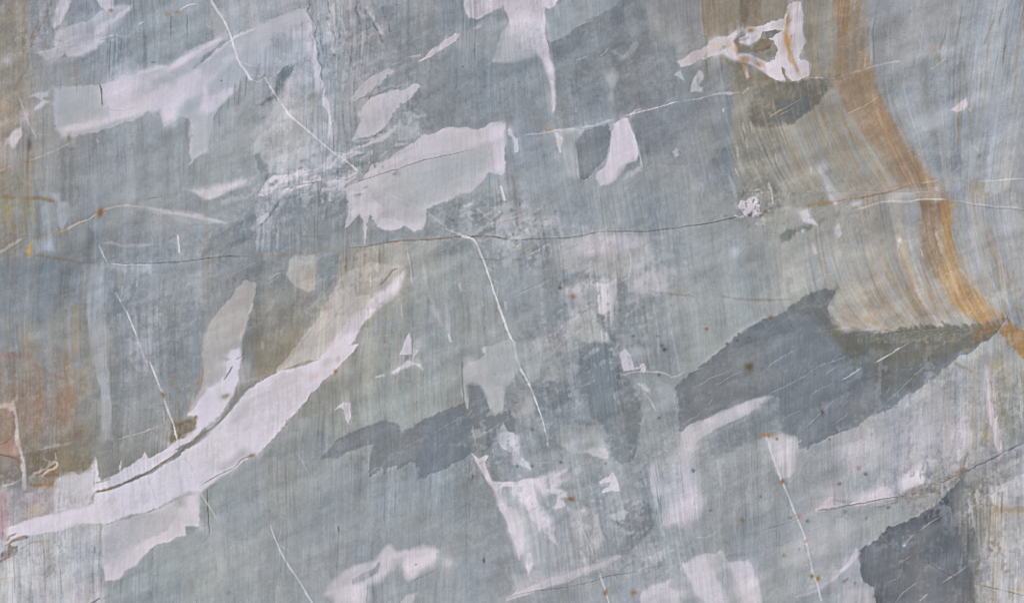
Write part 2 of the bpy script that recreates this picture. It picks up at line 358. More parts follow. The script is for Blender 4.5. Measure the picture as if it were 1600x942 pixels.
def paint_one():
    # ===== upper left
    P((120,114,104),"34 -30 40 -30 41 40 40 84 35 84 34 40",2.5,.6,jit=1)
    L((142,128,110),"84 -10 72 25 60 45 48 65 42 84 44 100 38 115 26 135 20 150",5,.55,2,2)
    L((150,128,104),"62 28 52 52 46 64",3,.6,1)
    P((140,132,118),"-30 -10 40 0 46 90 40 160 20 240 50 310 46 400 -30 410",12,.6,comb=2); B((146,140,126),14,24,26,9,.6,-30); B((152,150,140),8,70,16,30,.6); B((176,174,176),10,95,8,7,.7); B((170,152,134),8,165,9,12,.7)
    B((172,166,172),34,25,10,20,.4); B((176,176,184),64,20,4,12,.5)
    P((196,193,203),"97 -20 114 -20 106 18 93 38 84 42 82 30",3,.9,part='pale_patch')
    P(GL,"86 24 104 18 150 20 156 30 130 45 100 46 84 40",4,.25)
    P((186,186,195),"82 64 86 45 102 43 134 33 155 18 180 8 207 6 204 20 184 30 168 46 160 58 150 76 128 87 110 88 96 76 84 70",3,.88,1.5,part='pale_patch',st=.5)
    P((150,152,160),"108 -10 154 -10 152 18 130 22 106 26",4,.8); P((156,162,168),"100 27 150 20 136 34 104 42",3,.5)
    P((200,196,205),"152 -20 182 -20 178 14 166 20 156 12",2.5,.85,part='white_patch')
    P(PL,"60 84 95 72 99 85 76 97 67 92",3,.75,part='pale_patch'); L((194,192,198),"46 83 70 80 95 73 150 62 180 54 195 58",1.6,.7)
    L((148,150,154),"82 60 100 66 95 76",3,.5)
    B((190,190,198),90,75,8,10,.5)
    for x, a, b in ((172,58,122),(180,52,88),(186,54,100),(190,58,92),(205,80,100),(268,20,60),(293,20,58)):
        L((118,122,128),f"{x} {a} {x-1} {(a+b)/2} {x-1} {b}",1.6,.75,.8,.6)
    # the long pale swath
    P((178,181,189),"84 136 116 134 156 131 200 118 250 98 264 106 290 82 345 58 353 62 318 96 345 75 400 38 440 26 482 8 486 26 462 42 422 60 393 104 360 150 336 180 322 235 297 256 296 186 278 181 257 199 250 170 226 180 182 197 150 207 96 212 84 204",2.2,.93,1.6,part=('pale_patch','long pale lavender swath with a forked lower edge'),st=.25,h=.08)
    P((166,172,179),"86 140 150 134 156 164 130 178 100 186 86 180",7,.55)
    B((212,204,219),190,143,26,27,1,jit=.15); B((204,198,210),212,128,20,20,.7); P(WH,"170 160 215 162 258 146 288 118 310 104 318 118 296 150 276 164 262 190 250 168 220 178 175 188",5,.8,1.5)
    B((200,195,206),150,190,55,9,.7,-16); B(WH,268,172,12,22,.85,20); B(WH,322,160,10,26,.85,25); B(WH,300,138,34,12,.7,-40); B(WH,280,98,34,6,.8,-28)
    P(WH,"318 150 330 150 340 140 362 136 356 150 336 172 322 178 316 168",4,.8); B((202,196,206),345,60,14,5,.8,-30)
    P((138,146,150),"344 66 352 62 332 82 314 100 304 106 318 88",2.5,.85,1); B((166,170,176),332,142,16,9,.6,-35); P((186,188,194),"296 186 322 180 322 232 297 256",3,.75)
    B((168,174,180),350,120,16,22,.5,30); B((172,176,184),380,70,20,25,.6); B((180,180,190),440,42,40,14,.5,-15); B((150,158,164),388,48,14,12,.5)
    L((92,78,66),"156 131 159 142 159 156 160 166",2.2,.9,.7,.5,part='crack',h=-.3); L((172,160,164),"160 166 172 171 190 173 214 168",1.3,.6)
    L((196,194,202),"324 30 323 40 334 46 336 58",2,.35); P((182,186,194),"330 8 350 12 354 60 336 60 336 46 324 42",3,.45)
    B((188,188,198),375,18,20,22,.5)
    P((168,172,178),"330 196 352 160 372 136 396 112 394 150 370 190 346 214 326 230",3,.75,comb=1)
    P((184,183,192),"352 74 400 42 444 26 482 12 486 60 480 100 440 60 400 78 372 96",8,.55)
    P((172,176,182),"452 128 470 140 500 136 512 160 514 230 500 262 470 262 430 272 410 270 418 258 408 248 404 240 394 243 394 232 404 214 424 186 440 160",2,.9,1.5,part='pale_patch')
    P((134,142,148),"396 244 404 238 408 248 420 256 418 268 406 272",1.8,.75)
    L((206,206,212),"329 -4 334 8 342 20 353 38 360 55 366 78 374 98 385 112 392 124",3.4,.95,part='vein',taper=0,h=.15)
    L((200,198,204),"414 121 420 130 428 143 440 162 452 180 470 195 490 212 505 225 520 238",3.0,.95,part='vein',h=.15)
    L(VE,"215 39 224 34",2,.8,part='vein'); L((198,192,190),"280 16 292 8 308 5",2,.8,part='vein')
    B((158,128,98),276,19,4,3,.7,part='rust_spot'); B((156,134,112),262,22,5,3,.6); B((164,140,112),173,16,4,3,.8)
    L(VE,"240 30 250 22",1.3,.4); B((116,120,126),240,97,5,2,.6); B((110,112,116),346,126,2,2,.9)
    P((190,190,200),"47 152 64 145 78 141 76 150 66 154 78 158 62 170 52 176 54 168 66 158 54 152",1.6,.85,1,part='pale_patch')
    P((200,194,198),"9 216 20 203 32 196 36 208 29 224 22 232 12 224",2.5,.95,part='white_patch'); B((182,178,182),40,184,12,18,.7); B((176,178,186),50,205,10,12,.5)
    L((190,192,200),"28 146 38 175 48 198 57 216",2.2,.8,part='vein',brk=.5); L((188,158,132),"20 198 30 185",2.5,.6)
    B((170,160,152),10,190,12,30,.5); B((110,104,92),46,225,5,14,.6); B((128,122,112),107,216,3,7,.7)
    L((186,188,196),"86 236 100 228 120 220",1.4,.7,brk=.4); L((188,190,196),"150 216 156 223",1.4,.8); B((188,186,194),100,210,7,10,.7)
    for x, y in ((88,30),(95,112),(120,118)): L((126,132,140),f"{x} {y} {x} {y+30}",1.5,.4)
    # ===== upper middle left
    P((178,180,189),"400 42 440 26 482 10 486 28 491 36 494 85 498 95 503 130 504 150 470 130 455 120 440 104 420 95 400 105",7,.45)
    P((154,162,168),"428 50 470 55 478 70 468 84 440 80 424 74",7,.5)
    P((198,194,203),"478 8 484 12 486 26 491 36 491 60 494 85 500 98 504 134 494 140 488 110 484 90 481 60",3,.8,2,comb=.8,part='pale_patch')
    L((112,118,124),"482 -4 484 24 492 38 494 60 495 80 501 100 505 126",2.4,.6,1,2,brk=.5)
    for s in ("508 34 518 50 522 80","512 2 516 30","538 0 536 30 540 50","558 0 566 20 578 24"): L((128,133,138),s,2.6,.55,1,2,brk=.3)
    B((110,114,118),522,86,5,3,.7); B((190,188,194),521,80,4,4,.7)
    P((180,179,185),"506 34 516 40 522 58 521 78 514 66 508 52",3,.7,2,comb=1); P((184,181,188),"528 -10 546 -10 552 36 546 44 540 30 532 16",3,.7,2,comb=1.2)
    P((178,178,184),"560 -10 576 -10 584 18 587 28 582 33 574 16 564 10",2.5,.6,2,comb=1); B((200,198,204),584,28,2.5,5,.9); B((176,175,183),595,46,9,9,.7,jit=.7); B((194,192,200),595,51,4,3,.8)
    P((170,168,176),"530 60 546 55 556 80 540 88 530 80",6,.5)
    L((120,126,132),"584 36 590 52 598 66",2.2,.5,1,1)
    P((126,135,141),"410 166 402 164 418 152 428 146 432 122 442 108 456 100 461 102 458 112 450 128 440 146 434 153 424 156",1.8,.92,1,part='dark_patch'); L((196,188,190),"450 103 459 100",1.5,.6)
    P((184,181,189),"400 216 412 195 430 168 440 158 452 126 456 128 446 158 424 184 410 210 402 226",4,.7); B((180,182,190),405,150,5,18,.5); P((128,134,140),"400 104 404 100 402 116 398 130",2,.5)
    B((138,140,142),412,122,6,4,.6); B((140,136,128),414,118,3,3,.6)
    P((206,203,213),"508 137 505 150 504 162 511 172 513 190 512 214 511 228 516 212 517 196 516 176 515 160 512 154 508 148",1.2,.95,.8,part='white_patch',h=.1)
    P((190,190,198),"484 85 500 90 504 134 500 140 488 112",3,.7,2,comb=.8)
    L((120,112,104),"520 188 521 212 522 240",1.5,.7); L(VE,"519 196 520 236",1.2,.5); B((150,148,140),488,155,9,12,.6)
    P((206,198,207),"652 95 665 87 677 75 686 71 696 60 710 55 719 51 718 59 708 68 694 75 680 84 664 92 655 96",1.3,.96,1,part='white_patch',h=.1)
    L((188,190,196),"610 103 624 97 640 91",2.4,.5,1.2,1.5,brk=.4)
    P((208,200,210),"722 -30 724 14 732 27 745 29 758 23 775 16 786 13 800 40 820 78 846 74 851 30 849 -30",2.2,.95,1.5,part=('white_patch','pinkish white block running off the top edge'),h=.1)
    P((182,184,190),"772 96 780 60 796 34 812 36 850 50 850 72 812 88 790 98",4,.8); P((206,199,209),"800 24 848 10 852 40 852 66 820 74 796 56",5,.5); P((148,155,161),"740 34 776 18 788 26 792 44 770 62 748 56",5,.85)
    B((186,186,193),746,42,7,3,.75,-30); B((160,160,160),758,70,20,12,.35,-20)
    P((190,187,195),"549 156 556 146 560 133 574 121 590 112 604 106 613 112 612 119 604 116 598 126 596 134 580 140 570 149 558 158",1.5,.9,1.8,part='pale_patch',st=.4)
    P((200,194,203),"562 172 580 154 600 148 620 140 640 132 650 127 655 135 646 148 632 162 615 178 602 196 590 206 575 216 560 223 551 218 560 198 565 184 558 180",1.6,.93,2,part='white_patch',st=.4,h=.08)
    B((166,168,172),556,170,10,18,.6); B((170,174,178),580,186,20,18,.3); P((140,147,152),"598 126 622 112 638 112 645 126 624 132 596 136",3,.7)
    L((136,138,138),"551 160 562 155 572 151 590 147 610 141 630 134",2.8,.85,.9,3,brk=.35); L((132,136,138),"566 150 576 142 590 138 612 134",2,.5,1,3,brk=.6)
    B((150,155,160),562,170,5,5,.7); P((136,144,150),"560 215 575 218 590 206 604 198 600 212 580 226 556 236 546 240",2.5,.6)
    P((178,182,187),"633 176 646 175 652 177 660 171 666 178 655 183 645 182 643 190 637 191 635 183",1.5,.92,2,part='pale_patch')
    P((172,176,181),"614 218 625 206 632 198 650 199 654 212 646 216 640 206 636 218 622 220",2.5,.75,2.5,part='pale_patch'); B((166,170,174),610,216,18,5,.5,-10)
    L((112,114,116),"722 106 725 103",2,.8); L((122,128,134),"740 60 743 95",1.5,.5); L((124,130,136),"698 165 708 190",1.2,.6)
    for s in ("512 4 514 30 518 60","530 10 534 46","548 -4 550 30","566 10 574 50","596 4 602 30","508 60 512 110","520 90 524 130","540 70 552 110","590 60 600 90"): L((186,185,192) if len(s) % 2 else (126,132,138),s,3,.5,1.6,2.5,brk=.3)
    # the big pale patch in the upper middle
    P((193,190,198),"536 296 545 288 575 270 584 258 604 248 625 235 650 217 680 207 700 198 722 197 745 200 766 192 786 190 791 202 793 216 791 240 789 262 785 275 774 272 762 272 757 281 745 293 734 301 715 310 700 314 680 318 666 326 664 346 660 360 645 362 632 350 620 358 604 360 590 355 584 346 578 336 574 350 570 384 567 372 568 345 560 335 552 345 544 354 538 358 541 340 543 312 540 299",1.6,.95,1.8,part=('pale_patch','large pale patch with a ragged comb-like lower edge'),st=.35,h=.08)
    P((175,179,183),"596 276 660 250 740 232 768 240 750 276 716 304 668 318 636 330 606 318",8,.75); P((205,199,208),"556 288 600 262 640 246 700 232 788 214 790 194 766 194 745 202 700 200 650 219 604 250",3,.6); P((200,194,203),"630 240 690 206 786 194 788 214 740 230 660 248",6,.5)
    P(WH,"764 200 788 194 790 232 788 270 772 268 770 236",3,.8,1.5); P((203,198,208),"545 300 576 292 586 312 600 330 584 344 576 334 570 344 558 334 548 342",3,.8,2,comb=.6)
    P((198,194,202),"592 352 596 342 620 340 626 346 648 350 660 348 658 360 644 360 632 350 618 358 600 359",2,.8); B((170,168,170),610,332,18,10,.5); B((164,166,168),586,308,14,9,.35); B((172,172,174),640,334,16,8,.5)
    P((142,150,152),"552 346 562 332 568 344 570 384 556 384 544 366",2,.6)
    L((196,194,202),"568 352 571 368 569 384",3,.6,1,1)
    L((150,130,130),"530 296 550 287 580 277 610 268 640 258 670 248 700 241 738 234",1.4,.7,.7,.9,part='crack',h=-.2,brk=.2)
    P((206,201,210),"792 202 798 197 801 204 800 214 794 212",1.2,.8); 
    P((138,147,149),"541 250 552 244 574 240 574 252 570 262 558 268 546 268 538 262",1.4,.9,1.2,part='dark_patch'); B((150,152,158),620,240,22,4,.4,-20)
    P((150,158,160),"764 274 784 276 786 300 776 314 740 322 700 318 736 302",2,.8)
    P((202,197,206),"400 306 412 291 424 276 450 271 474 262 462 275 444 286 427 300 414 306",2,.92,1.5,part='white_patch'); P((202,197,206),"440 300 456 288 482 282 503 275 503 281 486 288 460 297",1.6,.92,1.2,part='white_patch')
    P((190,188,196),"505 300 511 285 520 279 542 272 562 270 546 285 532 296 516 299",2.2,.85,2,part='pale_patch'); P((190,188,196),"504 266 506 254 514 244 522 237 517 250 510 266",1.6,.85,1.5)
    L((192,190,198),"524 238 536 241 548 239 562 237",2.6,.7,1,1.5); B((184,184,192),528,262,12,8,.6,-20); P((140,148,152),"470 272 504 262 504 272 486 280 456 288 448 286",2.5,.6)
    L((206,204,208),"540 251 550 258 559 267",3,.95,part='vein',h=.15)
    L((168,164,166),"402 308 440 302 470 296 500 297",2.4,.5,1,2.5,brk=.4)
def paint_two():
    # ===== left, second row
    P((152,157,166),"123 236 225 236 226 318 123 320",3,.45,comb=1); P((136,142,149),"94 230 122 230 123 320 96 320",2,.5,comb=1); P((146,142,132),"36 236 48 236 46 300 40 306 30 306",5,.5)
    B((176,168,164),4,240,12,18,.7); L((190,150,130),"-6 268 6 264 16 258",4,.7,1.5); L((160,136,110),"-10 275 10 270",3,.4)
    L((186,188,194),"40 252 55 248 68 243 88 236",1.6,.6,brk=.3); B((150,135,115),45,252,10,3,.5)
    for x, a, b in ((44,240,380),(70,255,300),(58,315,350)): L((138,128,108),f"{x} {a} {x-1} {(a+b)/2} {x-3} {b}",6,.4,3,1.5)
    L((148,124,98),"-6 308 30 309 60 309 80 314 96 315",6,.7,2,1.5)
    P((172,173,183),"80 302 94 300 94 314 104 316 105 342 96 360 89 348 89 318",3,.8,comb=.8,part='pale_patch')
    B((160,154,122),12,324,24,14,.45); B((160,138,96),12,338,6,5,.6); B((150,138,112),23,354,8,6,.5)
    L((184,174,172),"-10 402 8 390 20 382 36 371",5,.7,1.8,2,part='vein'); 
    L((196,150,84),"40 402 45 393 46 382 52 371",5,.85,1.3,1.5,part='rust_vein'); B((204,156,66),46,393,4,7,.9,part='rust_spot')
    L((176,140,108),"52 370 70 367 88 364 104 358",3,.7,1.5,2); L((198,178,156),"90 365 104 358 120 349 140 340 153 333",3.2,.9,1,1.5,part='vein'); L((184,136,76),"88 366 100 362 106 356",3,.7,.9)
    L((180,172,166),"158 331 172 325 190 321 206 320 224 323",3.4,.75,1.2,1.5,part='vein',brk=.2); B((164,104,62),157,333,4,7,.9,rot=15,part='rust_spot'); L((170,120,84),"152 336 166 329",2.4,.7)
    B((134,138,142),214,330,9,7,.5); L((120,118,122),"226 312 240 309 256 308",1.4,.6)
    P((182,184,192),"60 378 80 376 84 392 66 392",3,.4); P((164,168,178),"52 376 82 372 84 394 56 396",5,.5)
    L((142,124,102),"50 398 78 402 104 405 122 408 136 413",5,.6,2,1.8)
    L((110,112,116),"168 409 200 412 240 411 270 410 300 406 320 404 350 401 400 400",1.7,.85,.7,.8,part='crack',h=-.4); L((194,194,202),"172 411 190 413 215 413 236 413",2,.85,.8)
    P((186,188,198),"160 413 236 413 235 428 200 424 160 422",6,.5); L((198,198,206),"154 382 160 395 168 410",1.7,.85,part='vein'); B((120,126,134),143,372,6,14,.5); L((110,116,124),"140 356 146 372 150 380",1.8,.4)
    P((176,177,185),"226 324 260 331 300 337 342 346 366 345 350 353 310 349 270 342",4,.6,2,part='pale_patch'); P((188,184,192),"290 295 330 291 382 281 376 288 352 300 328 313 318 315 311 302",3.5,.85,1.5,part='white_patch'); B((184,180,186),300,333,28,3,.6,8)
    L((190,182,186),"158 381 176 381 192 386 214 386 240 380",4,.5,2,2.5); P((132,140,148),"162 380 200 388 250 382 290 384 290 396 230 402 180 408 168 398",7,.35)
    P((204,202,210),"277 366 280 370 281 396 278 394",1.2,.85,.5,part='white_patch'); B((176,180,188),255,345,20,30,.3)
    P((130,138,146),"330 360 372 340 400 330 404 346 396 368 360 386 316 396",8,.4)
    L((158,150,146),"330 405 360 395 385 385 400 374",1.6,.6,1,1.5,brk=.4); L((160,140,110),"312 384 318 404",3,.35)
    L((186,184,184),"345 435 372 425 390 415 404 408",1.4,.5,brk=.4)
    P((152,160,170),"126 472 128 430 160 425 172 470",8,.5)
    # ===== centre, second row
    P((136,144,150),"398 370 420 346 438 314 428 318 408 338 394 360",2,.7)
    for x in (408,415,424): L((178,182,190),f"{x} {324+x%5} {x-2} 350 {x-4} 396",4,.55,2,1.5,brk=.3)
    P((186,184,190),"414 316 424 316 424 330 418 336 412 328",3,.6)
    P((138,145,152),"440 306 500 297 538 302 540 340 536 366 496 372 440 362",5,.55)
    L((120,126,132),"504 236 503 290 498 304 497 340 496 396",1.6,.6,.9,1,part='crack',h=-.2); P((134,140,148),"497 368 516 370 514 386 497 394",2.5,.7)
    L((186,188,194),"514 302 510 320 506 336 500 352",1.8,.5,1,1.5,brk=.3); P((156,162,168),"436 354 494 362 494 388 456 390 440 376",4,.35)
    P((138,145,152),"574 362 590 358 604 362 632 356 648 366 672 348 700 352 724 368 690 372 640 376 590 384 572 386",3,.7); P((138,145,152),"668 328 700 318 740 324 780 318 800 330 800 366 750 366 716 360 690 346 668 336",4,.6)
    L((170,140,104),"394 402 412 400 440 398 458 397",2.4,.85,.9,1,part='rust_vein',brk=.2); L((178,142,100),"456 396 468 395 478 397 496 396 504 390 512 385",2.6,.85,.9,1.4,part='rust_vein')
    L((140,118,96),"540 388 570 386 600 380 630 376 660 374 690 372 722 369 742 368",2.2,.8,.8,1,part='rust_vein',brk=.25); L((128,104,78),"722 370 750 369 780 372 804 374",2.2,.85,.8,1.2,part='rust_vein')
    P((177,176,176),"452 406 460 399 496 396 496 420 492 454 480 455 464 448 455 440 449 430 450 416",1.6,.9,1,part=('cream_patch','small cream patch tinted yellow on its right side')); P((180,168,150),"470 418 495 416 492 453 478 452 466 440",5,.6)
    P((162,156,147),"528 392 600 384 636 380 640 440 616 470 570 500 520 500 526 440",9,.75,comb=1.5); P((134,143,148),"497 398 528 396 527 430 520 450 508 462 490 470 494 440",2,.75)
    P((170,170,170),"600 382 630 378 640 400 642 470 622 476 606 440",7,.5)
    for s in ("541 396 540 470","552 400 548 472","570 392 567 470","594 388 594 430"): L((136,122,108),s,3,.5,1.6,1)
    B((168,124,96),569,417,3,2,.8); B((170,118,88),478,465,4,3,.5); B((168,140,116),540,450,10,16,.4)
    L((192,190,196),"420 436 430 426 438 424",2.4,.6,1,3,brk=.3); L((184,178,170),"418 442 428 436 436 428",2,.5,1,3)
    L((190,192,200),"634 384 640 410 644 440 646 450",3.4,.6,1.2,1); L((178,180,186),"655 396 662 420 670 460 690 510",6,.45,2.5,2); L((118,124,128),"636 386 642 408 646 436",1.3,.6)
    P((198,196,202),"716 442 722 440 724 452 720 456",1.8,.7); 
    P((132,140,144),"690 376 740 374 760 390 756 410 720 400 680 392",7,.5); L((178,182,186),"676 392 700 384 724 374 742 364",2.4,.5,1,2.5,brk=.4)
    L((180,178,182),"662 326 672 335 690 350 702 357",3,.6,1,1.2); L((192,192,198),"690 356 705 360 720 366 740 373",2.6,.8,.9)
    L((205,205,211),"722 369 738 372 744 379 750 395 758 412 763 430 770 450 778 474 784 490 791 510 797 525 803 535 806 555 815 580 828 602 838 630 847 655 852 674",3.0,.95,.8,part=('vein','long thin white vein bending down through the middle'),h=.15,taper=0); L((176,176,180),"852 674 856 690 860 702",2.4,.7,1,3)
    P((196,194,202),"722 324 730 319 738 316 737 320 728 325",1.3,.9,.8,part='pale_patch'); P((206,202,212),"780 290 783 289 787 300 791 316 788 318 784 306",1.2,.95,.6,part='white_patch')
    P((168,172,178),"758 326 780 330 798 342 800 352 780 350 760 338",4,.5,2.5); L((180,184,190),"732 326 750 328 760 338 770 348",2,.6,1,2); L((182,186,190),"744 366 760 350 776 338",2,.5,1,2.5,brk=.3)
    B((120,98,80),708,344,2,2,.7); L((178,150,128),"752 290 757 282",2,.6); B((160,140,130),792,344,4,6,.4)
    P((176,179,185),"744 374 770 374 766 380 750 380",2.5,.6); P((176,180,186),"784 408 800 400 802 416 788 418",4,.5); L((122,128,134),"745 404 784 406",1.5,.5)
    P((146,150,148),"740 380 768 382 764 400 746 398",5,.3)
    # ===== upper right of centre
    P((160,166,172),"850 18 862 16 905 -20 1000 -20 962 12 930 26 905 38 890 52 880 62 856 66",2,.85,1.5,part='pale_patch')
    P((133,139,146),"856 66 884 58 900 42 940 20 990 -10 1010 20 1040 60 1060 96 1056 150 1000 172 940 186 880 200 868 170 862 130",3,.92,1.5,comb=.8,part=('dark_patch','dark grey block beside the white upright streak'))
    L((188,188,192),"894 44 910 36 928 30",1.3,.6,brk=.3); 
    P((152,158,163),"970 14 984 8 994 40 996 56 984 50",6,.6,comb=1); P((156,160,163),"1000 0 1014 6 1044 60 1040 70 1020 50",7,.6,comb=1); P((164,168,168),"1028 35 1044 40 1058 56 1070 76 1062 82 1044 62",5,.6,comb=1)
    P((150,152,160),"1040 -10 1092 -10 1102 62 1080 76 1066 70 1046 30",8,.6)
    P((150,158,163),"866 110 898 90 902 120 890 150 876 160 868 140",6,.5); L((112,118,124),"898 88 901 112 900 140",1.4,.5); 
    P((150,157,164),"902 200 930 196 952 188 952 170 920 168 880 180 872 196",8,.45)
    P((212,205,216),"848 -10 872 -10 868 8 858 15 848 12 850 36 853 62 857 86 863 106 867 122 869 152 868 172 865 178 862 158 859 132 851 108 846 92 836 72 838 40",1.5,.97,1,part=('white_patch','narrow bright white streak standing upright near the top edge'),h=.12)
    P((190,188,196),"846 66 852 64 856 88 850 104 838 84 836 70",4,.7); P((164,170,178),"848 106 862 120 866 170 858 176 850 150",5,.55)
    L((118,124,130),"846 110 852 160 856 186",1.4,.4)
    P((182,186,192),"945 112 956 107 964 120 957 136 956 164 952 156 948 128",3,.7,1.5,comb=1,part='pale_patch'); P((164,169,175),"960 80 972 84 984 74 994 58 999 68 988 84 974 94 966 90",3,.8,1.5,part='pale_patch')
    L((190,190,194),"938 88 944 80 950 74",1.8,.7,.8,1.5,part='vein'); L(VE,"902 94 916 88",1.3,.5); P((150,157,162),"946 130 958 128 960 188 950 188",5,.5,comb=1)
    P((178,182,188),"1058 112 1064 110 1069 125 1060 121 1053 117",1.4,.9,1,part='pale_patch'); P((184,188,194),"1091 108 1098 110 1099 124 1092 131 1093 135 1098 137 1097 143 1078 143 1080 132 1085 120",1.3,.9,1.2,part='pale_patch',halo=0); B((150,156,162),1090,126,2.5,5,.7); L((190,190,196),"1080 154 1090 155 1099 152",2.6,.85,part='vein')
    P((204,198,206),"1000 97 1002 96 1002 99",1,.3)
    P((206,199,209),"786 4 849 4 851 58 830 66 800 50",3,.85); P((188,188,195),"792 42 848 44 849 82 806 98 780 96",5,.6)
    # brownish block along the top edge and the forked white patch
    P((142,132,118),"1092 -30 1230 -30 1232 20 1210 34 1150 48 1122 56 1104 62 1098 30",2.5,.8,1.5,comb=1.2,part=('brown_patch','olive brown block along the top edge')); P((122,110,97),"1154 -30 1190 -30 1190 30 1158 40",4,.75,comb=1)
    for x in (1100,1110,1119): L((158,146,130),f"{x} -5 {x+2} 20 {x+4} 50",3,.5,1.5,.8)
    P((150,150,146),"1188 -30 1232 -30 1230 26 1192 34",3,.5,comb=1)
    P((136,128,114),"1145 84 1170 100 1200 114 1230 124 1200 140 1150 150 1142 130 1148 106 1130 90",5,.8,comb=1); P((122,110,92),"1140 64 1160 64 1172 74 1184 70 1190 60 1210 60 1204 78 1160 84 1150 80",2,.7)
    P((194,188,194),"1057 97 1066 92 1080 82 1095 77 1105 70 1110 62 1120 58 1140 56 1147 63 1150 76 1152 85 1165 84 1176 87 1190 93 1204 96 1204 118 1190 111 1178 105 1165 97 1155 95 1140 92 1128 86 1118 87 1105 91 1090 95 1076 102 1064 103",1.5,.96,1,part=('white_patch','forked bone white patch with orange stained core'),h=.12)
    P((206,199,205),"1110 64 1120 59 1142 58 1146 72 1136 84 1120 84 1108 80",4,.5); B((196,168,146),1134,70,10,7,.7); B((198,172,150),1116,72,5,7,.5)
    P((200,180,172),"1160 100 1167 104 1170 120 1167 123 1163 112",1.2,.85,.6)
    P((204,196,202),"1136 58 1146 51 1150 48 1153 58 1148 63 1142 63",1.3,.9,.8,part='white_patch')
    P((202,195,202),"1152 64 1156 57 1166 55 1164 47 1168 42 1182 42 1204 34 1204 50 1192 50 1188 60 1178 68 1170 72 1156 69 1154 64 1166 62 1170 58 1160 60",1.4,.95,.8,part='white_patch'); B((172,128,84),1172,47,6,4,.9); B((192,140,92),1163,93,7,5,.85); B((192,140,96),1186,101,8,5,.8,20); B((180,130,88),1164,106,3,6,.7); B((196,150,110),1150,76,5,6,.6)
    P((208,199,206),"1198 34 1226 30 1232 8 1238 4 1255 4 1256 20 1254 40 1257 56 1260 64 1255 74 1252 82 1248 90 1252 93 1262 95 1269 102 1268 110 1262 118 1250 124 1236 125 1224 113 1226 126 1222 129 1212 123 1198 112 1194 96 1210 92 1216 80 1210 66 1198 62 1206 55 1220 48 1212 46 1198 50",1.4,.97,1.6,part=('white_patch','bright white upright blotch with an orange stripe through it'),h=.14)
    P((130,130,126),"1196 49 1210 46 1218 50 1208 60 1196 62",1.3,.9,.8); P((140,140,136),"1196 78 1208 80 1214 86 1206 90 1196 88",1.4,.9,.8); P((146,140,130),"1221 104 1226 108 1227 120 1222 114",1,.9,.6)
    L((206,150,92),"1232 12 1230 40 1228 56 1231 74 1236 90 1246 110 1251 120",7,.85,2.6,1,part='rust_vein'); B((206,156,98),1230,66,6,10,.6)
    P((140,132,122),"1146 65 1152 58 1160 51 1164 55 1156 61 1155 69 1149 73",1.4,.85,1.2,halo=0); P((186,176,176),"1066 96 1090 84 1106 76 1112 86 1092 94 1070 101",2,.6,1.5,halo=0); P((196,186,186),"1126 62 1140 60 1146 74 1136 80 1124 74",2,.5,1.5,halo=0)
    # bedding vein that climbs to the right
    L((188,186,192),"818 211 836 208 850 206 880 203 905 200",2.6,.8,.9,1.5,part='vein',brk=.2); B((162,136,118),858,202,7,4,.6,jit=.8)
    P((184,186,192),"866 203 890 202 914 203 908 212 888 208 868 207",1.8,.8,1.2,part='pale_patch'); L((190,190,196),"905 200 930 195 944 191 958 187",3.6,.75,1.2,1.2,part='vein')
    L((196,192,198),"972 182 990 177 1010 172 1035 165 1062 158",2.2,.9,.8,1,part='vein',h=.1); L((186,186,192),"984 182 994 172 1004 170",2,.7)
    L((190,190,196),"1062 158 1090 154 1120 147 1146 145 1162 143",2.4,.6,1,1.2,part='vein',brk=.4); P((196,196,202),"1124 146 1140 143 1146 145 1138 149",1.5,.8,1); L((196,196,202),"1160 146 1166 140 1172 137",2.6,.8,.9,1.5); L((170,160,146),"1172 137 1200 132",1.2,.6)
    P((211,204,216),"956 192 970 184 982 183 985 195 990 206 995 220 998 240 994 250 980 258 968 276 954 288 938 291 931 280 933 268 944 260 950 248 953 236 953 212",1.8,.95,1.3,part=('white_patch','white wedge fading downwards under the rising vein'),st=.12,h=.1)
    P((160,166,172),"978 256 968 276 954 288 944 300 976 298 996 280 1000 252 990 246",6,.6); P((128,135,142),"966 262 984 258 1000 250 990 266 970 276 958 286",5,.6); P((186,186,192),"970 282 985 268 1000 259 1004 264 990 276 975 286",3,.75,1.5,part='pale_patch')
    L((205,202,210),"994 222 1000 244 1003 264",3,.8,1.2,1); B((166,172,178),935,300,10,30,.5); L((126,132,140),"937 290 940 320 944 352",1.6,.5); P((134,142,148),"925 300 918 318 898 334 890 352 884 358 896 334",4,.45)
    P((126,132,139),"914 203 936 197 952 193 953 212 951 240 938 258 926 270 920 280 905 280 903 258 901 226 906 214",1.8,.88,1.2,part='dark_patch')
    P((168,173,179),"866 206 898 206 912 203 906 214 900 226 901 250 903 282 890 276 880 250 872 226",3,.9); P((200,198,206),"866 208 872 207 880 216 878 238 874 238",1.6,.85,1,part='white_patch'); L((204,204,211),"900 228 902 256 904 280 912 282 920 279 926 270",1.6,.5,.9,.8)
    P((202,198,208),"800 206 804 214 811 220 809 238 805 238 803 226",1.4,.9,1,part='white_patch')
    P((136,142,150),"986 184 1040 166 1100 154 1146 146 1146 236 1140 300 1100 290 1040 240 1004 240 994 206",7,.85,comb=1); P((152,159,165),"1050 228 1068 214 1090 206 1114 204 1104 216 1074 224 1056 236",5,.5,2); P((186,190,198),"1050 236 1058 234 1060 242 1054 244",2.5,.7); L((198,198,204),"1130 168 1131 175",1.8,.7)
    P((154,150,139),"1148 140 1172 136 1205 132 1216 200 1212 300 1190 310 1160 300 1146 262 1143 200",5,.7,comb=1.6)
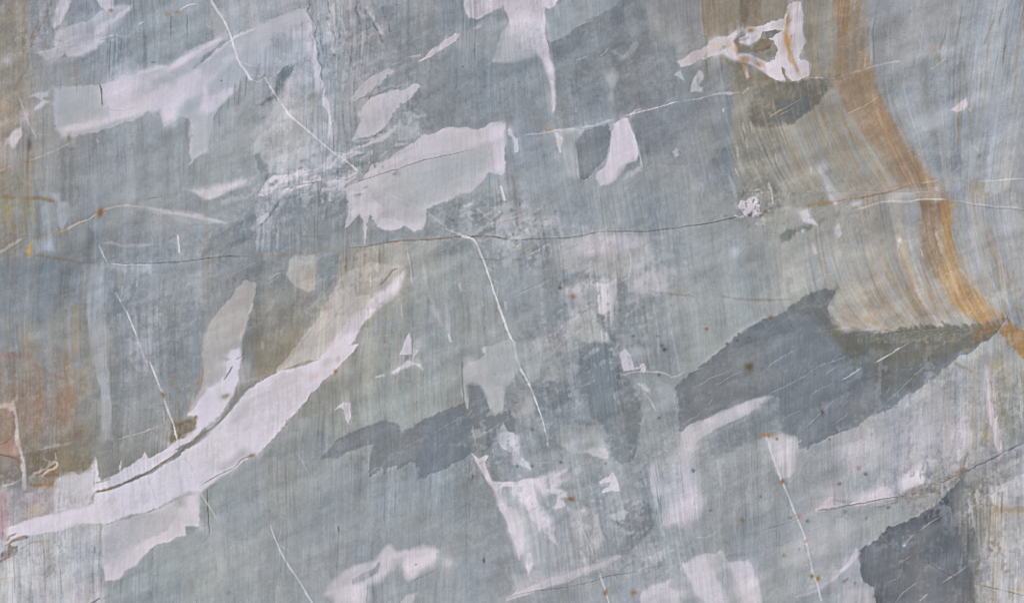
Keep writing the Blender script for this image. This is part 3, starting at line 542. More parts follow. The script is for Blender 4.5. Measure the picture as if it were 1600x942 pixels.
def paint_three():
    # ===== right, top: olive and rust sweep
    for x, y, l in ((1160,190,20),(1172,185,26),(1176,196,12),(1150,228,20),(1166,215,18),(1210,236,20),(1150,262,14),(1180,248,12),(1294,202,8),(1296,222,16)):
        L((190,184,178),f"{x} {y} {x+2} {y+l*.5} {x+4} {y+l}",2.6,.7,1.1,1.5,brk=.2)
    P((152,146,136),"1260 -30 1300 -30 1304 60 1300 124 1266 124 1256 60",6,.7,comb=1.2); L((176,142,104),"1268 -5 1266 30 1264 56",2.6,.55,1.4)
    P((160,138,116),"1300 -30 1348 -30 1352 40 1356 82 1364 106 1330 116 1296 124 1304 60",7,.85,2,comb=2,um=.8,part=('rust_band','brown upper part of the curving rust band')); P((166,128,90),"1304 -30 1328 -30 1330 40 1322 60 1308 40",5,.6,comb=1.2); P((148,150,148),"1282 60 1302 40 1306 90 1292 120 1276 110",7,.5)
    L((196,192,188),"1258 122 1275 122 1290 122 1300 122 1320 116 1350 109",2.2,.85,.9,1,part='vein',brk=.25); L((186,186,192),"1350 109 1375 101 1395 97 1407 96 1408 99",3,.7,1.2,1,part='vein'); B((190,182,178),1294,122,4,3,.8); L((206,204,208),"1351 90 1352 106",1.6,.7); B((182,146,104),1343,85,8,6,.5); B((184,148,110),1356,92,5,8,.5); L((198,180,156),"1338 84 1346 80",1.8,.8)
    P((122,120,114),"1176 138 1212 126 1256 127 1310 119 1300 138 1282 158 1264 176 1250 187 1230 194 1200 198 1176 196 1170 170",5,.85,2,comb=1.2,part=('dark_patch','dark olive wedge between the white blotch and the rust band')); P((112,119,123),"1214 160 1262 150 1266 168 1250 186 1224 193 1206 190",6,.7)
    for s in ("1198 186 1214 176 1234 164 1256 153","1216 180 1240 168","1298 148 1308 140 1322 134","1204 180 1222 170"): L((176,166,150),s,1.5,.6,brk=.2)
    P((170,139,110),"1298 126 1340 112 1364 106 1370 130 1378 152 1396 188 1420 228 1446 264 1464 288 1448 294 1428 290 1410 284 1394 258 1378 238 1354 216 1338 190 1322 168 1310 146",7,.98,2,comb=2,um=.2,part=('rust_band','broad rust band sweeping down between two veins'))
    P((184,142,100),"1360 140 1372 148 1390 180 1414 224 1444 268 1460 288 1436 282 1410 250 1384 214 1366 176",7,.75,comb=1.2); P((152,132,112),"1306 120 1362 108 1368 132 1340 148 1316 146",6,.6)
    L((206,186,150),"1322 180 1334 173 1350 166 1374 151",1.7,.8,.8,1,part='vein',brk=.2)
    for s, o in (("1278 170 1300 200 1330 240 1350 292",.5),("1300 170 1326 200 1354 240 1384 290",.45),("1256 200 1270 236 1280 280",.35),("1226 200 1240 240 1250 280",.3),("1312 236 1324 260 1340 290",.5)): L((170,136,100),s,9,o,4,2)
    B((176,164,152),1378,266,24,26,.7,35); B((158,162,158),1366,246,16,18,.5); B((166,160,152),1326,280,18,22,.4)
    P((211,201,207),"1487 173 1500 160 1511 154 1512 166 1506 173 1496 175",1.3,.95,.8,part='white_patch'); L((150,138,112),"1497 176 1497 210 1495 240",4,.6,2); L((152,140,118),"1513 150 1516 190 1520 240",4,.4,2); B((200,196,204),1515,171,2,3,.7)
    P((180,180,188),"1432 90 1448 76 1470 70 1500 78 1540 70 1610 48 1610 60 1560 72 1510 84 1470 88 1440 92",5,.7,2,part='pale_patch'); B((180,152,130),1458,76,8,7,.6,jit=.7)
    P((140,146,152),"1396 106 1430 96 1470 88 1510 86 1508 140 1494 156 1450 150 1410 146 1380 150",8,.5,comb=1.2); L((190,184,168),"1455 110 1466 100 1478 92",1.8,.7); B((140,136,112),1467,92,5,8,.6); L((142,132,112),"1502 86 1508 110 1510 150",5,.4,2)
    for s in ("1504 6 1500 30 1496 60","1552 30 1546 50 1536 70","1568 10 1560 40","1478 50 1468 80"): L((132,128,116),s,3.4,.5,1.8,1)
    for s in ("1425 5 1424 40","1440 60 1436 90","1360 60 1362 95","1580 30 1574 60"): L((178,182,190),s,3,.4,1.6)
    L((150,140,122),"1588 -8 1598 -8 1601 60",2.5,.5)
    P((168,172,177),"1400 158 1460 162 1488 180 1480 210 1440 200 1410 190 1396 170",9,.5,comb=1.2); P((134,140,146),"1450 208 1480 200 1500 236 1520 280 1480 280 1450 250",10,.4,comb=1)
    L((178,182,186),"1470 236 1474 280",2.5,.4); L((182,184,186),"1515 226 1534 238",1.6,.5); B((118,122,128),1530,244,4,6,.6); B((176,178,184),1498,290,8,16,.6); P((160,146,124),"1512 284 1544 282 1548 316 1514 314",6,.5)
    P((172,138,104),"1392 262 1424 250 1450 262 1472 292 1492 318 1470 336 1436 322 1420 296",9,.75,2,comb=1.5)
    # ===== right, second row
    B((196,192,198),1284,264,7,11,.8); P((206,203,210),"1264 262 1267 261 1269 271 1266 270",1.2,.8,.5,part='white_patch'); P((176,178,184),"1278 272 1292 268 1312 290 1316 310 1300 316 1290 290",5,.6); P((204,201,208),"1290 286 1298 294 1304 314 1300 316 1294 304",2,.85,1,part='white_patch'); B((120,126,130),1296,268,4,6,.5)
    P((206,196,200),"1200 288 1203 286 1206 304 1210 320 1206 322 1202 308",1.5,.8); P((118,122,118),"1203 286 1212 292 1216 312 1222 326 1212 326 1206 306",3,.55); L((160,150,130),"1208 312 1216 305",1.3,.5)
    B((180,176,174),1230,324,8,3,.5)
    P((182,178,180),"1396 304 1430 294 1466 288 1470 310 1440 310 1400 314 1386 310",4,.55); P((176,160,148),"1320 300 1350 290 1400 280 1420 290 1380 302 1340 310",5,.4)
    L((178,140,86),"1252 324 1270 320 1290 317 1312 313",5.5,.75,2.2,2,part='rust_vein'); L((176,128,100),"1290 317 1314 313 1340 310 1360 306 1390 300 1415 292 1438 286",2.4,.9,.9,.8,part='rust_vein',h=-.15); L((202,168,140),"1316 314 1344 309",2,.6)
    L((200,180,166),"1438 286 1452 284 1466 282",2,.7); L((198,188,184),"1450 288 1452 302",2.6,.7,1,2); L((176,150,124),"1466 282 1500 284 1524 283 1540 284",2,.6,brk=.4); L((188,188,188),"1522 283 1560 282 1610 277",2.2,.7,.9,1,part='vein',brk=.2); B((178,132,92),1455,296,6,10,.5)
    L((190,186,186),"1330 330 1350 324 1370 317 1400 314 1420 315 1440 311 1462 311 1482 312",3,.7,1.2,1,part='vein'); L((204,194,184),"1420 314 1440 311 1480 311",2.6,.8); L((182,182,185),"1482 312 1500 316 1530 319 1560 323 1610 327",3,.6,1.4,1,part='vein'); L((180,178,178),"1440 318 1400 313 1386 310",2,.3); L((118,116,112),"1488 315 1520 320 1560 325 1604 329",1.4,.45)
    B((204,198,204),1338,318,9,4,.8,-15); B((206,202,208),1305,317,4,4,.8)
    P((208,203,211),"1248 331 1254 328 1261 327 1268 338 1278 350 1278 355 1270 349 1258 347 1254 349 1250 340",1.4,.95,1,part='white_patch'); P((210,204,212),"1310 351 1313 356 1316 366 1310 371 1304 364 1304 357",1.4,.95,.7,part='white_patch'); P((208,203,210),"1270 380 1275 388 1277 396 1273 399 1269 390",1.4,.9,.6,part='white_patch'); B((210,203,210),1405,375,4,5,.9,part='white_patch'); L((206,200,204),"1404 380 1403 390",3,.5); B((170,142,134),1263,380,6,6,.4)
    P((118,124,118),"1218 372 1228 361 1244 354 1268 350 1270 353 1258 360 1242 367 1226 378 1220 382",2.5,.85,1.5,part='dark_patch'); B((196,196,200),1254,361,3,3,.8); P((140,146,144),"1212 366 1222 364 1224 380 1210 376",5,.5)
    L((186,176,172),"1408 380 1424 375 1440 371",1.4,.6)
    P((150,130,112),"1438 316 1474 313 1474 360 1470 400 1474 440 1458 436 1444 400 1436 360",6,.85,comb=1.8); P((138,118,106),"1452 318 1472 316 1468 372 1454 360",5,.6,comb=1)
    P((184,142,92),"1470 313 1486 315 1488 340 1490 375 1497 400 1505 420 1517 440 1532 456 1552 480 1572 497 1560 512 1545 517 1530 512 1514 498 1498 484 1484 472 1477 446 1472 414 1473 370",6,.98,2,comb=2,um=.2,part=('rust_band','bright ochre lower part of the curving rust band'))
    P((178,138,90),"1472 320 1484 318 1484 380 1494 420 1482 440 1474 400",4,.5,comb=1); P((192,138,76),"1484 436 1504 430 1530 462 1556 490 1540 508 1512 490 1490 468",6,.6,comb=1)
    for s in ("1510 492 1520 488","1476 428 1488 424","1512 466 1520 460"): L((214,190,150),s,1.7,.6,.8,2)
    P((182,136,84),"1560 512 1576 503 1606 520 1612 566 1590 556 1566 532",3.5,.85,2,comb=1.2,part=('rust_band','ochre end of the rust band at the right edge')); P((186,160,126),"1594 448 1606 440 1606 470 1598 462",5,.5)
    for s, w, o in (("1403 388 1410 408 1424 440 1440 476 1460 508",8,.75),("1372 380 1380 420 1392 450",6,.5),("1340 330 1352 360 1358 400",9,.3),("1438 382 1444 420 1456 470 1470 504",6,.5),("1388 340 1396 380 1402 420",8,.3),("1416 440 1424 462 1442 494",6,.7),("1350 470 1370 492 1396 520",7,.45),("1268 390 1284 420 1300 440",7,.3),("1210 410 1222 440",6,.3),("1540 340 1548 380 1560 420 1580 460",8,.35),("1554 370 1566 410 1584 450",5,.4)):
        L((184,142,98),s,w,o,w*.42,1.6)
    for s in ("1418 370 1428 410 1444 460","1426 440 1440 470 1456 500","1500 420 1520 448 1546 470","1536 420 1556 450 1580 480","1376 400 1384 440"): L((188,188,188),s,5,.5,2.2,1.6)
    for x, y in ((1404,394),(1411,440),(1380,410),(1438,388)): L((206,186,160),f"{x} {y} {x+4} {y+14}",2,.6)
    B((150,157,166),1508,370,11,50,.7); B((176,178,186),1574,360,16,30,.5); B((168,172,180),1522,420,14,20,.4); B((166,172,178),1300,420,30,26,.5)
    # ===== big dark patch right of the middle
    P((165,170,170),"1040 470 1060 440 1120 446 1200 440 1260 446 1304 444 1280 456 1250 466 1200 492 1150 528 1110 558 1072 588 1060 560 1050 520",8,.7,comb=1.5,st=1.2)
    P((186,185,194),"1098 566 1126 544 1160 512 1182 500 1208 488 1214 492 1170 512 1140 534 1104 566",4,.75,1.5)
    P((121,127,134),"1056 604 1074 588 1100 567 1140 536 1172 512 1200 497 1226 486 1242 475 1262 461 1290 450 1309 449 1301 464 1292 480 1300 498 1302 512 1316 530 1332 536 1346 540 1370 536 1400 534 1426 534 1450 532 1490 532 1520 522 1546 508 1570 499 1574 505 1560 518 1545 530 1520 545 1496 560 1482 572 1462 592 1440 608 1410 622 1382 640 1360 650 1350 660 1320 674 1290 686 1262 698 1246 701 1248 686 1226 679 1219 671 1219 650 1222 624 1200 620 1170 626 1140 640 1106 656 1078 668 1062 674 1060 640",1.8,.94,1.8,part=('dark_patch','largest dark slate wedge right of the middle'),st=.55,h=-.05)
    P((112,113,107),"1240 476 1290 450 1308 450 1294 480 1304 512 1330 524 1400 520 1450 516 1492 520 1480 540 1440 560 1420 600 1380 612 1352 590 1332 570 1310 540 1280 510",8,.62,comb=1.2); P((118,110,94),"1300 496 1320 524 1336 524 1330 546 1312 540 1300 520",5,.55); P((128,118,98),"1480 524 1524 512 1572 498 1562 516 1540 532 1510 548 1490 552",4,.75); P((160,122,78),"1536 508 1572 499 1560 514 1544 522",3.5,.7)
    P((112,118,122),"1420 548 1480 540 1488 560 1450 596 1410 616 1400 590",8,.6); P((118,118,108),"1360 520 1400 512 1460 506 1510 508 1510 520 1400 528",4,.5,2,comb=2.5); P((140,146,152),"1204 520 1212 510 1220 530 1212 548 1202 540",6,.45)
    for s in ("1308 492 1330 500 1360 514","1320 488 1345 500 1380 508","1312 504 1330 512 1346 518","1350 498 1372 506"): L((188,150,102),s,7,.5,3,2)
    P((182,178,174),"1314 514 1330 516 1344 524 1336 530 1322 526",3,.7,2)
    P((118,117,110),"1298 500 1316 522 1336 518 1370 520 1400 515 1450 509 1500 509 1540 503 1573 497 1562 514 1524 538 1480 562 1400 566 1330 556 1306 524",5,.85,2,comb=1.6,mot=.3); P((140,118,92),"1520 512 1546 504 1573 497 1566 510 1540 528 1518 528",4,.7)
    for s in ("1070 640 1130 600 1200 570","1110 590 1170 560 1230 530","1230 690 1300 650 1380 610","1180 530 1230 505 1270 490","1240 610 1320 570 1400 540"): L((140,146,153),s,14,.4,7,5,brk=.4)
    for s in ("1090 620 1150 590 1210 566","1260 640 1330 600 1400 576","1150 540 1200 520 1260 500"): L((106,112,119),s,12,.45,6,5,brk=.4)
    for s in ("1198 576 1210 565 1226 556 1244 545","1240 598 1262 584 1284 570 1306 562 1326 555","1264 618 1284 606 1300 598","1310 595 1328 586 1348 575","1366 568 1384 558 1400 546 1412 540 1424 532","1200 617 1224 606 1246 594","1256 670 1264 662 1286 642 1304 624","1386 628 1402 614 1416 598 1432 585 1446 573","1216 662 1236 648 1250 640","1300 664 1318 652 1326 646","1050 592 1080 582 1102 573","1080 606 1100 598 1110 590","1104 592 1130 584 1142 578","1117 604 1140 590 1162 577","1064 664 1082 654 1096 645","1104 633 1110 628 1114 622","1290 586 1310 570"):
        L((172,175,181),s,1.4,.55,.8,1.2,part='vein',brk=.3)
    L((202,198,196),"1366 567 1386 556 1408 542",2.4,.7,.8,.6); L((200,200,204),"1316 593 1346 576",2.2,.6,.8)
    B((106,94,74),1170,573,8,6,.85,part='rust_spot'); B((110,106,80),1428,588,4,3,.6); B((104,98,80),1285,644,3,4,.8); B((150,110,82),1204,495,4,4,.7); B((150,120,112),1104,514,2.4,2.4,.7)
    for x, y in ((1154,522),(1152,532),(1136,537),(1308,675),(1296,686),(1170,671),(1410,674),(1170,527),(1306,672)): B((100,104,108),x,y,2.4,2.4,.7)
    # ===== right, below the dark patch
    P((174,174,179),"1300 690 1360 656 1420 622 1462 598 1490 590 1500 640 1480 690 1420 730 1360 740 1300 730",12,.6,comb=1.2); P((186,184,190),"1400 640 1420 612 1432 622 1424 640",6,.5); B((192,188,196),1484,690,14,22,.7); B((166,168,168),1396,690,12,8,.5); P((150,156,164),"1470 580 1520 560 1530 640 1510 680 1484 640",8,.45,comb=1.4)
    P((206,195,204),"1541 578 1546 600 1546 622 1552 640 1558 652 1562 680 1566 700 1560 706 1554 690 1549 668 1543 642 1545 624 1542 604",2,.92,1,part=('white_patch','thin upright white streak near the right edge'),h=.1); L((186,140,96),"1546 590 1550 604 1552 630",2.2,.6); L((172,146,98),"1541 640 1538 670 1537 692",5,.6,2); B((178,148,100),1540,680,5,8,.6)
    L((152,138,108),"1484 562 1502 572 1516 580 1532 588",4,.55,1.8,2); P((196,188,196),"1499 580 1503 584 1502 602 1499 598",1.8,.7); L((148,130,110),"1568 585 1580 600 1590 620",4,.4,2); P((144,148,144),"1556 590 1610 580 1610 690 1576 690 1562 640",9,.5,comb=1.5); B((178,164,136),1552,572,12,10,.5)
    for x in (1572,1584,1594,1510,1494): L((130,128,120),f"{x} 600 {x-2} 640 {x+1} 680",2.6,.4,1.4,1)
def paint_four():
    # ===== middle, third row
    P((138,145,151),"800 474 860 460 888 470 886 500 850 520 800 536",6,.6); P((172,174,179),"868 384 890 372 920 368 1012 365 1018 384 1022 402 1006 414 984 424 960 440 930 430 902 426 880 420 866 404",4,.75,2,part='pale_patch',st=.5)
    B((194,190,198),930,386,24,13,.9); B((188,186,194),978,380,22,12,.5); B((184,184,192),996,410,10,14,.5); P((172,171,170),"926 400 984 394 986 424 964 440 944 440 930 424",3,.65); P((150,160,166),"1008 366 1018 370 1024 400 1016 408",3,.4)
    B((150,157,160),880,410,18,14,.4)
    P((182,180,186),"960 446 980 431 1010 420 1038 425 1042 456 1000 466 984 472 974 460 966 466",7,.7,2,part='pale_patch'); P((130,137,144),"962 444 975 436 986 460 972 472 963 468",3,.7); P((140,148,152),"974 450 1034 456 1040 500 990 520 968 490",9,.5)
    P((186,184,191),"884 450 900 444 924 432 930 456 936 480 924 484 905 478 890 470",4,.8,1.5,part='pale_patch'); P((166,170,171),"886 502 888 490 900 480 925 480 936 490 940 508 946 520 951 530 935 531 915 535 900 528 890 515",2,.85,1.5,part='pale_patch'); B((188,187,195),898,494,8,14,.7); B((190,188,196),946,524,7,10,.7)
    P((197,194,202),"930 440 945 444 962 436 963 458 957 480 948 491 937 489 931 466",1.8,.85,1.5,part='white_patch'); P((196,194,202),"951 476 957 472 959 486 958 504 955 513 952 494",1.6,.8,.8,part='white_patch'); B((190,188,194),938,425,10,18,.5); B((192,188,194),988,473,10,7,.6); P((188,186,193),"995 508 1012 506 1008 512 998 513",2.5,.7); B((188,184,190),1008,452,24,5,.5)
    P((126,133,139),"934 488 942 494 948 508 958 520 966 534 962 540 950 524 942 512",2,.7); P((128,136,142),"926 416 914 426 886 440 868 456 876 440 902 428",3,.65); L((180,182,188),"800 465 820 456 840 446 862 436",2.4,.6,1,2,brk=.4); L((118,124,130),"806 461 826 450 846 438 860 434",1.3,.5,brk=.3)
    L((196,194,198),"888 424 930 412",1,.2); B((150,108,78),895,463,6,5,.8,part='rust_spot'); B((110,90,74),875,450,3,3,.7); B((188,182,184),890,452,8,6,.6)
    L((130,136,144),"984 366 985 395",2,.3); L((192,190,196),"985 392 986 420 984 434 970 440",2.2,.7,.9,1); L((120,126,132),"928 420 931 450 934 475",2,.5,.9,1.5)
    for s in ("866 516 876 512 886 508","850 542 858 530 868 518","862 552 872 545 880 536","878 552 890 536 898 522","896 548 904 538","864 498 872 490 880 484","852 520 858 545","880 510 870 520 866 530"): L((184,176,176),s,2,.6,.9,2.5,brk=.25)
    P((164,158,158),"850 520 890 500 896 520 886 550 858 560 850 545",8,.45)
    P((156,162,164),"803 536 822 530 848 520 850 546 842 590 828 600 812 575",3,.7); P((160,166,167),"850 560 876 566 900 570 902 596 876 596 848 595",8,.4); P((130,136,143),"830 600 852 594 905 594 900 606 884 624 868 640 846 638 836 620",3,.75,1.5,part='dark_patch'); P((164,165,172),"860 600 886 594 904 596 900 606 876 620 866 616",3,.55)
    P((126,133,139),"902 540 930 532 951 534 962 560 970 585 992 610 1002 640 1000 690 986 722 968 724 952 712 942 664 925 650 908 610 902 580",3.5,.92,2,comb=1.5,mot=.25,part=('dark_patch','dark upright grey column below the middle')); P((142,148,152),"902 540 930 540 934 566 912 580 900 570",6,.5)
    P((142,148,153),"960 484 1050 480 1060 530 1070 586 1040 584 1004 580 980 560 960 530",9,.5,comb=1.4); B((100,104,108),990,525,3,2.4,.7); B((96,100,104),1038,546,3,3,.8); B((110,114,116),1028,525,3,2,.6); B((104,108,112),1034,540,3,2.2,.6); B((112,116,120),1000,536,8,5,.4)
    P((206,200,212),"967 552 975 542 981 548 986 556 992 572 988 578 975 580 970 566",1.6,.95,.8,part=('white_patch','white teardrop hanging on a thin horizontal vein'),h=.1); P((204,198,208),"985 574 998 571 999 566 1008 567 1009 580 1004 584 1000 577 988 578",1.2,.92,.6,part='white_patch')
    L((192,180,180),"962 582 972 586 980 584",2.4,.7); L((194,192,196),"974 588 986 581 1004 580 1036 582 1052 590",2,.8,.8,1,part='vein'); L((194,194,198),"1046 590 1062 586 1074 578",1.6,.7); B((110,100,98),1030,586,3,2.5,.7)
    P((156,161,165),"984 588 1046 588 1058 622 1060 668 1036 662 1024 640 1004 616",4,.7,part='pale_patch'); P((192,190,198),"995 598 1006 599 1014 608 1014 612 1004 608",2,.75,1); L((192,194,202),"1004 612 1016 626 1026 644",3,.6,1,1); P((134,140,146),"1030 645 1058 640 1062 672 1036 690 1030 670",6,.6); B((100,104,108),1030,653,2.4,2,.7)
    P((162,166,169),"865 664 900 662 930 665 938 680 950 704 953 716 948 721 938 718 920 709 896 706 870 692",2,.75,1.2,part='pale_patch'); P((184,182,190),"912 706 938 690 950 706 952 716 947 720 936 716 920 708",2.5,.75); P((184,181,185),"869 684 878 678 890 674 894 678 878 684 871 686",2,.7,1.5); 
    P((164,168,172),"814 640 820 622 832 614 833 646 826 652 820 650",3,.6); P((132,138,145),"798 622 816 628 820 660 826 694 800 696",5,.6); B((198,196,204),804,690,10,10,.8,jit=.5)
    L((176,180,186),"899 612 901 630 900 645",5,.5,2,2.5,brk=.3); L((188,188,192),"970 634 974 650 978 670",2.2,.6,1,2,brk=.4)
    # ===== centre left, third row: tan to white swath
    P((148,140,124),"400 530 440 520 470 500 480 514 462 536 450 554 440 576 418 588 398 590",6,.65,comb=1.5); P((132,136,136),"400 474 508 466 500 494 470 510 440 520 400 520",8,.4)
    P((188,183,180),"540 424 580 410 632 418 623 440 626 456 600 473 576 492 564 510 558 525 548 540 530 560 500 560 462 574 436 588 433 582 450 553 462 536 482 514 500 495 510 475 513 462 526 444",2.2,.85,1.8,comb=.8,part=('tan_patch','tan upper end of the long diagonal swath'),st=.8)
    P((186,184,187),"588 452 622 440 602 472 578 491 566 508 556 528 546 540 530 548 540 524 560 494",3,.85,comb=1); P((204,198,208),"566 506 590 474 616 446 630 430 622 452 600 472 576 494 560 520 546 540 534 540",2.5,.8,comb=1.2); P((196,190,197),"500 560 520 522 556 486 590 462 620 434 634 424 624 452 600 473 576 493 562 512 554 530 540 545",4,.7,mot=.25); P((200,194,202),"520 545 540 520 560 488 566 490 552 520 540 542",2.5,.6,comb=1.2); P((150,152,150),"600 472 625 450 640 440 640 470 610 486",5,.5)
    L((128,126,116),"590 446 604 434 614 422 622 420",3.4,.7,1.2,1.5,brk=.2); P((190,188,190),"616 436 632 424 632 430 622 438 618 438",1.3,.8,.8)
    for s in ("520 470 500 500 470 540","540 470 520 500 490 530"): L((158,140,124),s,3,.4,1.6,2)
    L((176,132,96),"398 590 416 584 432 580",6,.6,2.2,2); L((178,150,112),"434 580 446 556 462 536 482 514",2.2,.7,1); L((160,124,102),"440 578 460 574 480 564 500 560",2,.6,.9,1.5); L((190,166,164),"512 528 530 538 520 548",3,.4)
    # ===== left: pale finger
    P((174,172,172),"396 441 402 446 394 472 386 500 379 522 376 550 373 582 371 602 360 626 330 658 308 676 296 668 305 648 291 651 296 634 306 622 313 608 317 590 316 570 314 554 317 535 320 520 328 500 340 487 356 469 370 450 385 440",1.6,.92,1.4,part=('pale_patch','upright pale grey finger above the white band'),st=.6)
    P((194,190,196),"374 530 384 500 392 474 396 474 388 504 380 524 376 548",2.5,.7)
    L((176,126,92),"316 570 316 594 310 612 302 622",5,.6,1.8,1.5); L((160,128,104),"304 600 312 596",5,.5,2)
    P((208,202,214),"352 556 362 547 374 545 376 560 374 580 371 602 362 622 345 646 326 664 308 678 286 694 258 708 250 712 270 690 291 676 303 670 306 650 292 650 312 624 326 606 346 596 352 582 348 570 356 562",1.8,.95,1.2,part='white_patch',st=.1)
    L((132,122,116),"349 595 356 584 364 571",3,.8,1,.8); B((140,138,138),350,620,7,6,.7,jit=.6); B((172,134,112),354,618,4,3,.7); L((180,146,124),"368 562 378 556 384 558",4,.6,1.5)
    P((126,112,94),"270 663 300 655 305 651 304 668 296 676 284 684 270 688 262 690 258 680",3,.75,comb=1); B((168,128,96),270,590,5,10,.4); B((158,120,90),272,588,4,4,.5)
    # the white band
    P((211,205,217),"4 826 40 812 76 803 112 795 146 787 149 771 176 764 206 754 240 738 272 716 302 694 330 672 360 642 388 607 404 597 434 584 466 573 500 560 514 545 534 541 545 540 559 537 552 549 540 560 520 581 505 596 490 611 480 622 470 636 456 651 447 659 430 681 410 700 403 713 386 716 370 729 356 740 330 756 313 768 290 771 275 779 262 786 246 795 226 802 200 807 180 815 150 820 120 822 90 829 52 838 14 840",1.7,.97,1.2,part=('white_band','long white band rising diagonally from the left edge'),st=.06,h=.14)
    P((196,188,196),"400 628 416 620 430 606 440 610 420 626",5,.5); P((186,182,188),"420 606 436 592 470 580 476 586 450 600",6,.6); B((170,164,160),528,560,4,6,.7); B((176,172,172),512,566,12,6,.5,-35); L((170,128,104),"440 580 470 570 490 562 504 558",1.6,.7,.8,2,brk=.2); B((196,176,178),490,588,12,6,.5,-30); P((190,174,172),"512 540 530 534 534 546 516 552",4,.5)
    B((172,124,84),524,580,3,3,.8); L((164,130,104),"450 660 446 666 448 656",2,.7); P((164,164,168),"366 648 378 634 392 622 388 640 372 660 362 662",6,.55); B((168,166,170),380,706,9,8,.6,-40)
    L((136,132,132),"404 594 386 606 366 630 350 650 336 665 316 680 300 691 286 701 270 714",5.5,.7,1.6,1.2,brk=.25); L((150,144,146),"404 592 420 580",4,.4)
    L((196,192,198),"300 690 306 682",2,.6)
    P((206,201,212),"145 768 148 746 148 713 151 718 153 744 158 752 180 740 200 728 222 716 227 706 232 717 250 708 268 696 276 704 256 722 230 736 200 750 176 762 150 768",1.7,.95,1.2,part='white_patch'); L((134,122,112),"148 768 176 764 202 752 230 738 254 724 272 712",3.4,.8,1.2,.8,brk=.2); L((152,124,90),"148 768 166 766 178 762",4.4,.7,1); L((140,136,122),"148 755 160 752 174 748",3,.6,1.2); L((190,186,192),"250 712 258 704",2,.5); L((206,202,212),"188 736 190 722 188 720",2,.8); L((206,202,212),"187 724 190 754",1.8,.7)
    P((199,194,203),"82 766 86 752 100 741 112 735 124 742 140 736 147 718 149 742 147 768 146 788 110 795 82 800",2.2,.9,1.8,part='white_patch'); B((186,178,178),108,742,14,8,.6); for_s = ("83 776 83 790","112 772 112 790","118 776 118 788","136 772 135 782","146 772 146 784")
    for s in for_s: L((146,144,146),s,3,.5,1.4,1)
    P((182,180,186),"84 770 146 770 144 786 100 796 82 798",5,.5)
    P((170,172,176),"340 733 358 718 376 706 386 708 368 724 350 737",2.5,.75,1,part='pale_patch'); L((120,108,98),"312 758 328 750 346 740 366 730 380 716 396 712",1.6,.6,.9,.8); B((134,116,98),394,712,7,3,.7,-10)
    P((207,199,207),"312 768 312 800 311 822 300 821 290 822 290 838 275 840 258 848 240 856 222 871 212 884 195 893 186 906 163 909 160 880 160 824 200 809 246 797 276 780 290 772",1.7,.95,1.3,part=('white_patch','stepped white patch hanging below the white band'),st=.12,h=.1)
    P((176,175,181),"162 824 200 810 246 799 274 782 280 790 276 806 264 828 244 838 222 848 200 864 176 880 161 884",5,.85); B((166,168,172),215,808,22,7,.6,-8); P((160,158,160),"272 778 290 774 290 790 280 792",3.5,.7); P((146,152,152),"312 772 326 766 326 820 314 822",2.5,.5)
    L((110,108,106),"324 758 325 790 327 838",1.6,.8,.7,.8,part='crack',h=-.3); L((196,188,178),"312 768 318 778 328 792 340 814",1.9,.85,part='vein'); L((176,150,130),"328 800 332 808",2.5,.6); L((190,172,168),"226 736 236 758 246 790",1.4,.45); L((178,176,180),"288 712 296 726 304 742",1.6,.4)
    L((188,188,190),"345 808 360 786 380 780",1.2,.3); P((138,142,142),"291 824 308 824 304 834 292 838",2.5,.5)
    # thin vein through the left
    L((200,200,207),"181 458 190 475 200 490 210 515 220 545 229 566",2.4,.92,.8,.8,part='vein',taper=0,h=.15); L((200,200,206),"234 566 240 580 248 600 252 610 258 615",2.6,.92,.8,.8,part='vein',taper=0); L((204,202,208),"256 622 262 640 270 660 278 690",2.6,.95,.8,.8,part='vein',h=.15); B((140,108,84),255,616,5,5,.8,part='rust_spot'); L((150,124,104),"258 642 258 662",2.4,.5); L((200,198,204),"256 640 258 664",1.6,.5)
